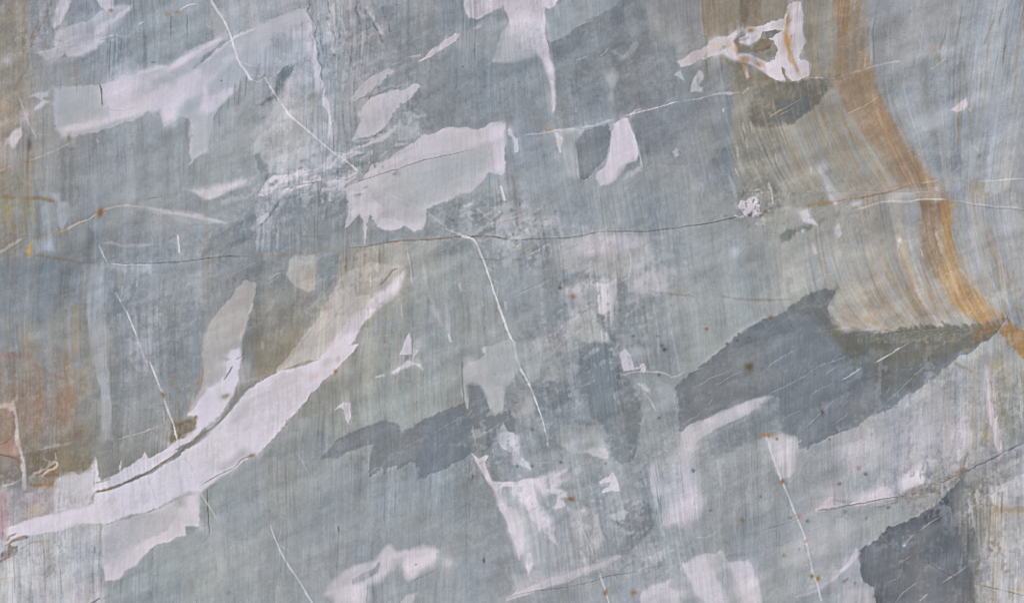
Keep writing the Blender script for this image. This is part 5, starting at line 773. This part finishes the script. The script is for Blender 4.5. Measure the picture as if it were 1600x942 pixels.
def paint_right_streaks():
    oc = ((188,148,100),(196,190,186),(152,152,148),(168,140,112),(180,174,166))
    streaks(1210,130,1400,294,44,((168,146,118),(182,178,172),(140,136,124),(160,150,134),(150,152,150)),(2,7),(30,110),(.18,.42))
    streaks(1330,320,1470,490,60,oc,(2,7),(40,130),(.22,.5)); streaks(1200,330,1340,450,30,((180,176,172),(176,156,134),(150,156,158)),(2,5),(30,100),(.2,.45))
    streaks(1360,-10,1600,290,70,((132,130,120),(178,182,188),(146,152,158),(150,140,122),(186,188,194)),(2,6),(30,150),(.18,.42))
    streaks(1495,320,1600,500,40,((184,186,190),(150,146,136),(176,154,124),(146,153,160)),(2,7),(40,120),(.3,.55))
    streaks(1470,560,1600,700,45,((140,138,128),(182,182,186),(160,146,122),(150,154,158)),(2,6),(30,110),(.25,.5)); streaks(1500,750,1570,940,40,((136,134,124),(188,188,192),(152,138,116),(120,122,122)),(2,5),(25,90),(.3,.6))
    streaks(1250,600,1480,740,30,((182,182,186),(150,156,160)),(2,6),(30,90),(.15,.35)); streaks(1560,810,1600,940,14,((160,156,148),(196,195,199)),(2,6),(30,90),(.3,.5)); streaks(0,840,160,940,26,((150,154,158),(198,196,203),(172,160,142)),(2,8),(30,90),(.25,.5))
    streaks(1150,140,1215,300,26,((168,158,138),(130,122,106),(186,180,172)),(2,5),(20,80),(.3,.6))

def paint_six():
    WL = (204,198,208)
    # upper left wisps
    P(WL,"150 42 170 31 195 13 207 8 200 19 178 33 160 47 148 53",2.5,.75,comb=.6); P((194,192,200),"86 68 110 58 140 53 158 57 140 66 110 70 90 74",3,.6); P((192,190,197),"98 84 124 87 148 79 162 63 150 61 122 72 100 76",2.5,.75); P(WL,"84 40 92 24 104 0 110 0 104 18 94 38",2.5,.6)
    for s, w, o in (("262 112 290 92 320 74 346 59",8,.85),("310 104 336 84 360 62 402 41",4,.7),("300 150 322 128 350 100 382 70",12,.45),("258 188 263 168 276 150 294 132",13,.8),("316 178 322 152 318 130",9,.8),("330 172 350 152 372 138",9,.75),("90 204 130 198 170 187 204 176 238 167",10,.7),("180 168 214 160 246 148 272 130",14,.7),("208 116 240 106 262 104",6,.5),("300 190 298 220 298 246",6,.6)): L(WL,s,w,o,w*.42,2,brk=.1)
    for s in ("368 128 366 160","376 122 372 168","386 118 384 152","358 146 356 172","344 176 342 200"): L((128,134,140),s,2.6,.5,1.3,1)
    P((170,174,181),"356 -10 480 -10 480 8 440 23 402 37 364 52 356 30",4,.6,comb=.8); L((150,152,158),"408 30 444 22 478 8",2,.5,1,2); P((184,183,192),"440 40 478 28 490 60 494 90 470 70 450 56",5,.5,comb=1)
    # crinkled strip
    for s in ("507 28 515 40 517 62","504 44 508 72","522 4 520 42","534 12 536 40 541 60","545 8 548 42","560 4 566 30","574 8 580 26 586 31","588 34 594 48 601 55","498 20 500 44","515 66 520 80","640 90 660 84"): L((192,190,197),s,3.4,.7,1.3,2.5,brk=.25)
    for s in ("484 6 482 24 490 34","493 40 492 60 496 84 501 102 505 130","512 0 514 22","528 40 530 62","556 0 558 24 562 42","584 34 590 50 597 66","606 34 612 52","520 44 524 70","500 60 504 84","570 40 574 66"): L((114,120,126),s,2.4,.65,1,2.5,brk=.25)
    # splinters where the veins meet
    for s, w, o in (("528 247 552 234 580 222 604 208 624 195",6,.65),("516 262 540 247 568 240",4,.65),("505 270 520 256 530 240",4,.6),("560 232 590 220 612 206",3,.6),("590 246 620 226 640 222",4,.55),("404 300 440 280 480 268 505 258",7,.55),("440 302 470 286 505 272",4,.6),("505 286 540 276 566 262",5,.6)): L(WL,s,w,o,w*.4,3,brk=.3)
    for s in ("556 218 584 212 600 202","600 236 622 228 634 230","470 272 500 264","420 300 450 292 500 284","548 246 572 243","516 252 524 246","530 282 560 270"): L((116,123,128),s,2.4,.6,1,2.5,brk=.3)
    P(WL,"389 359 398 346 410 338 425 323 421 341 408 352 398 363",1.6,.85,1.2,part='white_patch'); L((112,118,125),"388 372 408 352 424 334 439 313",4,.75,1.5,1.5)
    for s in ("405 314 402 396","412 310 410 398","420 320 416 394","428 318 424 362","436 340 432 392"): L((178,181,189),s,4.4,.6,1.9,1.4,brk=.2)
    L((140,124,116),"420 356 440 366 470 370 512 368",1.5,.45,.9,1.5); P((128,136,143),"440 304 496 300 496 330 470 340 440 330",5,.5,comb=1); P((128,136,143),"500 306 540 304 538 330 520 344 500 334",4,.5,comb=1)
    L((190,189,197),"228 322 270 332 320 341 354 350",6,.75,2.4,2); P((202,197,206),"302 297 330 291 383 282 376 290 350 301 322 316 313 306",3,.8,1.5); L((186,185,193),"340 316 380 310 402 296",8,.4,3.5,3)
    P((126,133,141),"330 366 368 346 396 334 404 352 396 372 360 388 320 394",5,.6,comb=1); P((158,165,173),"240 428 312 424 314 472 240 472",5,.5,comb=1.2); P((170,174,182),"128 412 160 414 166 472 134 472",3.5,.65,comb=1); P((128,135,142),"164 420 180 420 188 474 170 474",3,.55,comb=1)
    for x, a, b in ((100,238,318),(112,240,320),(60,320,380),(138,345,400)): L((120,126,132),f"{x} {a} {x} {(a+b)/2} {x-1} {b}",6,.4,2.6,1.2)
    # right of the middle: vertical light threads, small plates
    for s in ("1002 480 1010 540","1022 470 1031 560","1044 480 1056 556 1066 590","1012 540 1018 580","990 470 996 506"): L((176,179,184),s,3,.45,1.4,1.5)
    for a, c, o in (("838 655 852 649 857 682 846 692",(172,176,180),.5),("858 614 876 610 872 632 860 634",(160,160,166),.5),("815 600 832 600 836 618 822 622",(132,138,145),.6),("846 560 866 556 870 574 850 580",(138,144,150),.5),("880 596 900 596 896 616 884 616",(150,152,158),.5),("930 806 938 803 942 840 935 853 927 845",(186,186,192),.7),("956 807 972 798 981 802 976 811 962 813",(184,184,190),.65),("904 858 912 865 919 884 912 883",(190,190,196),.65),("846 784 860 790 852 806 842 798",(150,156,161),.6),("780 790 800 800 806 840 796 830",(200,196,204),.6),("764 716 778 712 790 740 782 750",(148,154,158),.6)): P(c,a,1.8,o,1.8,comb=.6)
    P((184,184,191),"776 768 812 764 850 800 880 796 906 800 910 850 890 872 840 888 816 880 800 840",6,.55,2.5,comb=1.5,mot=.7)
    P(WL,"806 764 832 752 866 746 880 752 866 770 836 774 848 796 870 812 862 834 846 822 834 800 812 784",2.5,.7,2.5,comb=.8,mot=.35)
    for i in range(40):
        a = i * 2.39996; r = 70 * math.sqrt((i + .5) / 40); x, y = 560 + 0 * r, 0
        x, y = 520 + 1.5 * r * math.cos(a), 275 + 0.6 * r * math.sin(a)
        B((196,193,201) if i % 2 else (126,133,139), x, y, 2 + 5 * ((i * .37) % 1), 1.4 + 2.2 * ((i * .73) % 1), .5, -20, jit=1.2)
    for i in range(46):
        a = i * 2.39996; r = 60 * math.sqrt((i + .5) / 46)
        x, y = 780 + 1.4 * r * math.cos(a), 345 + 0.55 * r * math.sin(a)
        B((180,184,190) if i % 2 else (118,125,132), x, y, 2 + 8 * ((i * .37) % 1), 1.2 + 1.8 * ((i * .73) % 1), .5, -22, jit=1.2)
    for i in range(60):
        a = i * 2.39996; r = 100 * math.sqrt((i + .5) / 60)
        x, y = 850 + 0.9 * r * math.cos(a), 600 + 1.2 * r * math.sin(a)
        B((172,175,180) if i % 2 else (118,125,132), x, y, 2 + 9 * ((i * .37) % 1), 1.6 + 4 * ((i * .73) % 1), .18, -30, jit=1.2)

def paint_haze_of_white():
    WL = (208,202,213)
    for s, w, o in (("70 104 130 78 180 40 210 8",14,.35),("100 20 92 60 80 90",10,.35),("390 240 420 190 450 140 470 110",22,.3),("408 262 470 240 500 236",16,.3),("300 302 350 294 400 280",10,.35),("404 306 470 276 520 256 566 232",12,.4),("560 230 620 198 660 184",10,.35),("480 20 490 60 500 120",12,.35),
        ("400 50 440 30 482 14",14,.3),("720 60 770 40 850 40",20,.3),("870 390 920 376 1010 372",24,.4),("880 462 930 440 956 470",18,.35),("936 440 950 490",14,.4),("985 455 1030 430 1060 420",18,.35),("1008 374 1020 420 1030 470",8,.35),("900 500 920 480 940 520",14,.3),
        ("1080 670 1062 730 1076 780 1040 826",26,.35),("1064 690 1130 650 1180 632",14,.4),("1286 786 1350 768 1410 748 1480 700",16,.4),("1300 720 1380 690 1450 650",34,.25),("800 930 880 898 970 870",12,.4),("1000 925 1060 902 1180 872",18,.25),("780 770 800 820 820 868",14,.35),("810 780 870 750 890 742",18,.3),("1250 930 1310 896 1340 860",10,.35),("1260 860 1300 830 1340 820",26,.25),
        ("620 450 590 470 560 510",12,.45),("560 510 540 545 500 580",14,.4),("350 600 400 590",6,.3),("948 270 975 250 995 230",14,.4),("960 200 975 240 950 280",16,.3),("1240 20 1250 70 1240 110",10,.3),("850 20 854 70 866 140",10,.4),("720 556 760 580 740 610",14,.35),("770 680 800 700 820 724",16,.4),("535 640 548 650",6,.3),("1290 270 1302 310",8,.35),("1550 600 1560 680",8,.35),("1550 770 1600 752",14,.3)):
        L(WL,s,w,o,w*.55,4,brk=.35)
    for x, y, rx, ry, o, r in ((1440,690,70,28,.4,-25),(1490,690,18,30,.5,0),(1340,705,50,20,.3,-15),(1265,850,40,36,.3,0),(190,142,30,30,.5,0),(270,150,40,16,.5,-30),(935,385,34,14,.5,-8),(1072,786,26,32,.5,20),(1225,712,16,26,.5,0),(1425,748,24,10,.6,-30),(820,770,26,24,.35,0),(650,880,34,16,.4,-15),(540,925,26,20,.4,0),(1165,900,18,28,.45,0),(1090,900,18,28,.45,0),(1030,925,24,14,.45,0),(860,346,20,12,.3,-15)):
        B(WL,x,y,rx,ry,o,r,jit=.5)

def paint_last():
    # the long veins run on over everything they cross
    for s, w, o in (("722 369 738 372 744 379 750 395 758 412 763 430 770 450 778 474 784 490 791 510 797 525 803 535 806 555 815 580 828 602 838 630 847 655 852 674 856 694",1.8,.55),("329 -4 334 8 342 20 353 38 360 55 366 78 374 98 385 112 392 124",2.0,.5),("392 124 404 128 414 121",1.6,.5),("414 121 420 130 428 143 440 162 452 180 470 195 490 212 505 225 520 238 540 250 559 267",2.0,.6),("560 268 600 300 664 328",1.4,.25)):
        L((205,205,211),s,w,o,.8,.9,taper=0,brk=.1,bran=0)
    # angular pieces in the broken middle
    P((125,132,139),"906 556 950 542 966 572 990 602 1000 640 998 690 976 714 954 706 941 664 926 652 908 612",2.2,.6,1.2,comb=.6,mot=.2)
    P((164,168,171),"865 664 900 662 930 665 938 680 950 704 953 716 948 721 938 718 920 709 896 706 870 692",1.6,.65,1.2,mot=.25); P((190,188,196),"914 706 940 698 950 706 952 716 947 720 936 716",1.6,.7,1)
    P((172,175,179),"726 576 750 563 772 540 800 532 812 570 798 598 787 602 786 640 775 645 764 636 762 618 748 600 734 600",1.8,.5,1.4,mot=.3); P((124,131,138),"832 602 854 595 904 596 898 608 880 626 866 640 848 638 838 620",1.8,.6,1.3,mot=.2); P((126,132,139),"734 602 746 601 756 610 764 640 754 652 738 652",1.8,.6,1.2,mot=.2)
    P((166,171,173),"806 538 846 522 848 550 842 588 828 598 814 572",2.2,.5,1.4,mot=.3)
    P((122,129,136),"1188 634 1204 620 1224 612 1230 650 1214 646 1204 638",4,.7)
    # the white band runs on, thinning, up the right side of the tan swath
    P((190,187,187),"440 584 482 516 512 476 530 440 560 430 606 434 570 480 530 524 500 558 470 570",5,.5,2,comb=1,mot=.35)
    P((206,200,210),"500 562 526 524 552 496 586 466 612 444 633 422 627 446 602 472 578 492 564 512 556 531 546 541 528 552",2.6,.8,1.6,comb=.8,mot=.3)
    P((140,120,104),"-10 560 60 540 134 560 132 690 60 702 -10 690",14,.38,3,comb=4,mot=.7); P((138,130,114),"396 480 500 476 470 540 440 576 404 588",9,.35,2,comb=3,mot=.6)
    # rust fades out into the grey on both sides
    L((178,144,112),"1322 112 1336 150 1364 196 1400 244 1440 286",66,.34,28,4,brk=.3,taper=0); L((186,146,98),"1484 330 1490 390 1510 440 1556 500",40,.3,18,4,brk=.3,taper=0); L((170,140,110),"1326 -20 1330 60 1336 116",44,.3,18,3,brk=.3,taper=0)
    P((160,161,158),"1226 206 1300 186 1346 236 1386 286 1300 298 1226 298",14,.42,2,comb=3,mot=.5); P((164,167,168),"1220 380 1330 360 1420 380 1400 440 1300 440 1240 440",14,.35,2,comb=3,mot=.5)
    P((118,121,124),"1488 784 1524 772 1542 860 1562 980 1500 980",14,.5,2,comb=4,mot=.5)

def grain_zones():
    K(1330,230,130,90,.4,.6); K(1420,420,110,110,.5,.9); K(1500,90,120,140,.7,.35); K(1560,420,60,140,.7,.7); K(1170,230,40,80,.4,.3)
    K(1250,60,90,80,.4,.6); K(1560,620,60,110,.8,.6); K(1540,830,70,110,.9,.35); K(60,880,110,70,.7,.3); K(60,300,90,200,.3,.5); K(90,580,110,90,.3,.7)
    K(570,450,70,60,.4,.5); K(440,550,70,60,.3,.6); K(1030,500,80,80,.5,0); K(720,830,90,90,.5,0); K(540,60,60,70,.7,.1); K(240,60,90,60,.5,0); K(1000,330,120,60,.4,0)
    K(60,690,60,50,.2,.5)
    Z(540,60,80,80,.35,.3); Z(120,40,120,50,.25,.1); Z(440,170,60,100,.25,.15); Z(600,210,70,50,.35,.3); Z(480,290,90,40,.35,.3); Z(760,340,90,40,.3,.4); Z(430,350,50,50,.25,.3)
    Z(830,390,60,30,.35,.4); Z(960,420,90,70,.35,.25); Z(880,520,60,70,.2,.35); Z(960,520,40,80,.3,.3); Z(770,690,50,60,.3,.35); Z(880,640,70,60,.25,.3); Z(1040,740,70,90,.3,.15)
    Z(890,800,90,80,.4,.2); Z(1010,880,60,40,.3,.3); Z(1450,700,120,60,.35,.15); Z(1480,760,90,40,.4,.5); Z(1560,640,60,80,.3,.3); Z(1560,860,60,90,.3,.25); Z(1290,330,60,40,.2,.3)
    Z(1190,270,30,80,.2,.15); Z(1180,330,40,30,.3,.3); Z(1420,600,60,40,.25,0); Z(40,760,70,60,.3,.3); Z(100,880,90,60,.3,.2); Z(280,420,120,60,.1,.3); Z(560,440,80,60,.25,.25); Z(1130,80,60,40,.1,.3)
    Z(950,120,110,80,.05,.25); Z(700,130,100,60,.05,.25); Z(240,530,80,110,.12,.3); Z(1400,560,120,60,.05,.3); Z(1450,880,90,60,.08,.35); Z(620,690,110,40,.03,.2)

FEATURES = (paint_base_streaks, paint_one, paint_two, paint_three, paint_four, paint_five, paint_right_streaks, paint_six, paint_haze_of_white, paint_last, grain_zones)
start()
for fn in FEATURES: fn()
finish()

# ---------------------------------------------------------------- materials
def stone_material():
    m = bpy.data.materials.new("polished_stone"); m.use_nodes = True
    t = m.node_tree; n = t.nodes; n.clear(); L_ = t.links.new
    def N(kind, **kw):
        x = n.new(kind)
        for k, v in kw.items(): setattr(x, k, v)
        return x
    out = N("ShaderNodeOutputMaterial"); b = N("ShaderNodeBsdfPrincipled"); L_(b.outputs[0], out.inputs[0])
    col = N("ShaderNodeAttribute", attribute_name="mineral"); gr = N("ShaderNodeAttribute", attribute_name="grain")
    def noise(src, scale_xyz, detail, rough=0.6):
        mp = N("ShaderNodeMapping"); mp.inputs['Scale'].default_value = scale_xyz
        L_(src, mp.inputs['Vector'])
        x = N("ShaderNodeTexNoise"); x.inputs['Scale'].default_value = 1.0; x.inputs['Detail'].default_value = detail; x.inputs['Roughness'].default_value = rough
        L_(mp.outputs[0], x.inputs['Vector']); return x.outputs['Fac']
    fine = noise(gr.outputs['Vector'], (0.62, 0.028, 1), 3)         # bedding laminae
    thread = noise(gr.outputs['Vector'], (1.3, 0.10, 1), 2)
    tc = N("ShaderNodeTexCoord")
    cross = noise(tc.outputs['Object'], (60, 800, 1), 2)
    grit = noise(tc.outputs['Object'], (620, 620, 620), 3, 0.75)
    def madd(a, mul, add):
        x = N("ShaderNodeMath", operation='MULTIPLY_ADD'); L_(a, x.inputs[0]); x.inputs[1].default_value = mul
        if isinstance(add, float): x.inputs[2].default_value = add
        else: L_(add, x.inputs[2])
        return x.outputs[0]
    amp = gr.outputs['Alpha']
    v = madd(fine, 0.22, -0.11); v = madd(thread, 0.14, madd(v, 1.0, -0.07))
    mm = N("ShaderNodeMath", operation='MULTIPLY'); L_(v, mm.inputs[0]); L_(gr.outputs['Alpha'], mm.inputs[1])
    v = madd(cross, 0.02, madd(mm.outputs[0], 1.0, -0.01)); v = madd(grit, 0.22, madd(v, 1.0, -0.11)); v = madd(v, 1.0, 1.0)
    vm = N("ShaderNodeVectorMath", operation='SCALE'); L_(col.outputs['Color'], vm.inputs[0]); L_(v, vm.inputs['Scale'])
    L_(vm.outputs[0], b.inputs['Base Color'])
    L_(madd(grit, 0.16, 0.42), b.inputs['Roughness'])
    b.inputs['Specular IOR Level'].default_value = 0.25
    bp = N("ShaderNodeBump"); bp.inputs['Strength'].default_value = 0.12; bp.inputs['Distance'].default_value = 0.0004
    L_(madd(thread, 0.5, madd(grit, 0.5, 0.0)), bp.inputs['Height']); L_(bp.outputs[0], b.inputs['Normal'])
    return m
STONE = stone_material()

def ground_material():
    m = bpy.data.materials.new("concrete"); m.use_nodes = True
    t = m.node_tree; b = t.nodes['Principled BSDF']
    no = t.nodes.new("ShaderNodeTexNoise"); no.inputs['Scale'].default_value = 3; no.inputs['Detail'].default_value = 8
    r = t.nodes.new("ShaderNodeValToRGB"); r.color_ramp.elements[0].color = (0.20, 0.20, 0.19, 1); r.color_ramp.elements[1].color = (0.32, 0.31, 0.30, 1)
    tc = t.nodes.new("ShaderNodeTexCoord"); t.links.new(tc.outputs['Object'], no.inputs['Vector'])
    t.links.new(no.outputs['Fac'], r.inputs[0]); t.links.new(r.outputs[0], b.inputs['Base Color']); b.inputs['Roughness'].default_value = 0.85
    return m

# ---------------------------------------------------------------- the surface the slab lies on
g = bpy.data.meshes.new("ground"); S = 300.0
g.from_pydata([(-S, -S, 0), (S, -S, 0), (S, S, 0), (-S, S, 0)], [], [(0, 1, 2, 3)]); g.materials.append(ground_material())
go = bpy.data.objects.new("ground", g); sc.collection.objects.link(go); go['kind'] = 'structure'; go['label'] = 'grey concrete ground under the stone slab'

# ---------------------------------------------------------------- the slab
# The face is carried on past the piece in view, book-matched, on a coarser grid.
def grow(A, lo, hi):
    s, x, left = STEP, A[0], []
    while x > lo + 0.1:
        s = min(s * 1.2, 5.0); x = max(lo, x - s); left.append(x)
    s, x, right = STEP, A[-1], []
    while x < hi - 0.1:
        s = min(s * 1.2, 5.0); x = min(hi, x + s); right.append(x)
    full = np.concatenate([left[::-1], A, right]).astype(np.float32)
    src = np.where(full < A[0], 2 * A[0] - full, np.where(full > A[-1], 2 * A[-1] - full, full))
    return full, np.clip(np.rint((src - A[0]) / STEP).astype(int), 0, len(A) - 1), (full >= A[0]) & (full <= A[-1])
FX, IX, INX = grow(AX, -330.0, 1930.0)
FY, IY, INY = grow(AY, -280.0, 1222.0)
ny, nx = len(FY), len(FX)
ix = np.ix_(IY, IX)
alb = lin(COL)[ix] / np.array((0.992, 0.978, 1.033), np.float32)
alb = np.clip(alb, 0.01, 0.85)
pid = PID[ix].copy(); pid[~INY, :] = 0; pid[:, ~INX] = 0
hgt = HGT[ix] * 0.45
GX, GY = np.meshgrid(FX, FY)
ROW = 940.625 / 942.0
co = np.empty((ny, nx, 3), np.float32)
co[..., 0] = (GX - 800.0) / 1000.0; co[..., 1] = (471.0 - GY) * ROW / 1000.0; co[..., 2] = SLAB_TOP + hgt / 1000.0
grain = np.empty((ny, nx, 4), np.float32)
grain[..., 0] = U[ix]; grain[..., 1] = GY; grain[..., 2] = 0; grain[..., 3] = np.clip(STR[ix], 0.15, 1.6)
rgba = np.concatenate([alb, np.ones((ny, nx, 1), np.float32)], -1)
co = co.reshape(-1, 3); grain = grain.reshape(-1, 4); rgba = rgba.reshape(-1, 4)
vid = np.arange(ny * nx).reshape(ny, nx)
quads = np.stack([vid[1:, :-1], vid[1:, 1:], vid[:-1, 1:], vid[:-1, :-1]], -1).reshape(-1, 4)
fp2 = pid[:-1, :-1].copy()
# each connected island of a mineral is a part of its own; crumbs of a few cells stay with the slab
pieces = []
for k, (name, label) in enumerate(PARTS, 1):
    jj, ii = np.nonzero(fp2 == k)
    if len(jj) == 0: continue
    j0, i0 = jj.min(), ii.min()
    m = np.zeros((jj.max() - j0 + 3, ii.max() - i0 + 3), bool); m[jj - j0 + 1, ii - i0 + 1] = True
    lab = np.where(m, np.arange(1, m.size + 1).reshape(m.shape), 0)
    while True:
        # sweep the largest label along rows and columns until it settles
        new = lab
        for sh, ax in ((1, 0), (-1, 0), (1, 1), (-1, 1)):
            for _ in range(3): new = np.where(m, np.maximum(new, np.roll(new, sh, ax)), 0)
        if (new == lab).all(): break
        lab = new
    ids, cnt = np.unique(lab[m], return_counts=True)
    big = cnt.max()
    for i_, c_ in zip(ids, cnt):
        py, px = np.nonzero(lab == i_)
        py, px = py + j0 - 1, px + i0 - 1
        if c_ < 12 or (c_ < 40 and c_ < big):
            fp2[py, px] = 0
        else:
            pieces.append((name, label if c_ == big else None, py * (nx - 1) + px))
fp = fp2.reshape(-1)

def make_mesh(name, q, extra_co=None, extra_q=None):
    used = np.unique(q); remap = np.full(ny * nx, -1, np.int64); remap[used] = np.arange(len(used))
    v = co[used]; f = remap[q]; a = grain[used]; c = rgba[used]
    if extra_co is not None:
        f = np.concatenate([f, extra_q(remap, len(v))]); v = np.concatenate([v, extra_co[0]])
        a = np.concatenate([a, extra_co[1]]); c = np.concatenate([c, extra_co[2]])
    me = bpy.data.meshes.new(name)
    me.vertices.add(len(v)); me.vertices.foreach_set("co", v.astype(np.float32).ravel())
    me.loops.add(f.size); me.loops.foreach_set("vertex_index", f.astype(np.int32).ravel())
    me.polygons.add(len(f)); me.polygons.foreach_set("loop_start", np.arange(0, f.size, 4, dtype=np.int32)); me.polygons.foreach_set("loop_total", np.full(len(f), 4, np.int32))
    me.update(calc_edges=True)
    at = me.attributes.new("mineral", 'FLOAT_COLOR', 'POINT'); at.data.foreach_set("color", c.astype(np.float32).ravel())
    at = me.attributes.new("grain", 'FLOAT_COLOR', 'POINT'); at.data.foreach_set("color", a.astype(np.float32).ravel())
    me.materials.append(STONE)
    return me

# body of the slab: what is left of the face, four sawn edges and the back
rim = np.concatenate([vid[0, :], vid[1:, -1], vid[-1, -2::-1], vid[-2:0:-1, 0]])
low = co[rim].copy(); low[:, 2] = 0.001
def body_faces(remap, base):
    k = len(rim); i = np.arange(k); j = (i + 1) % k
    side = np.stack([remap[rim[i]], remap[rim[j]], base + j, base + i], -1)
    cs = np.array([[base, base + nx - 1, base + nx + ny - 2, base + 2 * nx + ny - 3]])
    return np.concatenate([side, cs])
slab_me = make_mesh("stone_slab", quads[fp == 0], (low, grain[rim], rgba[rim]), body_faces)
slab = bpy.data.objects.new("stone_slab", slab_me); sc.collection.objects.link(slab)
slab['label'] = 'polished blue grey stone slab with white patches, dark wedges and rust bands'
slab['kind'] = 'thing'
slab['category'] = 'stone slab'
for ob_name, label, sel in pieces:
    me = make_mesh(ob_name, quads[sel])
    ob = bpy.data.objects.new(ob_name, me); sc.collection.objects.link(ob); ob.parent = slab
    if label: ob['label'] = label
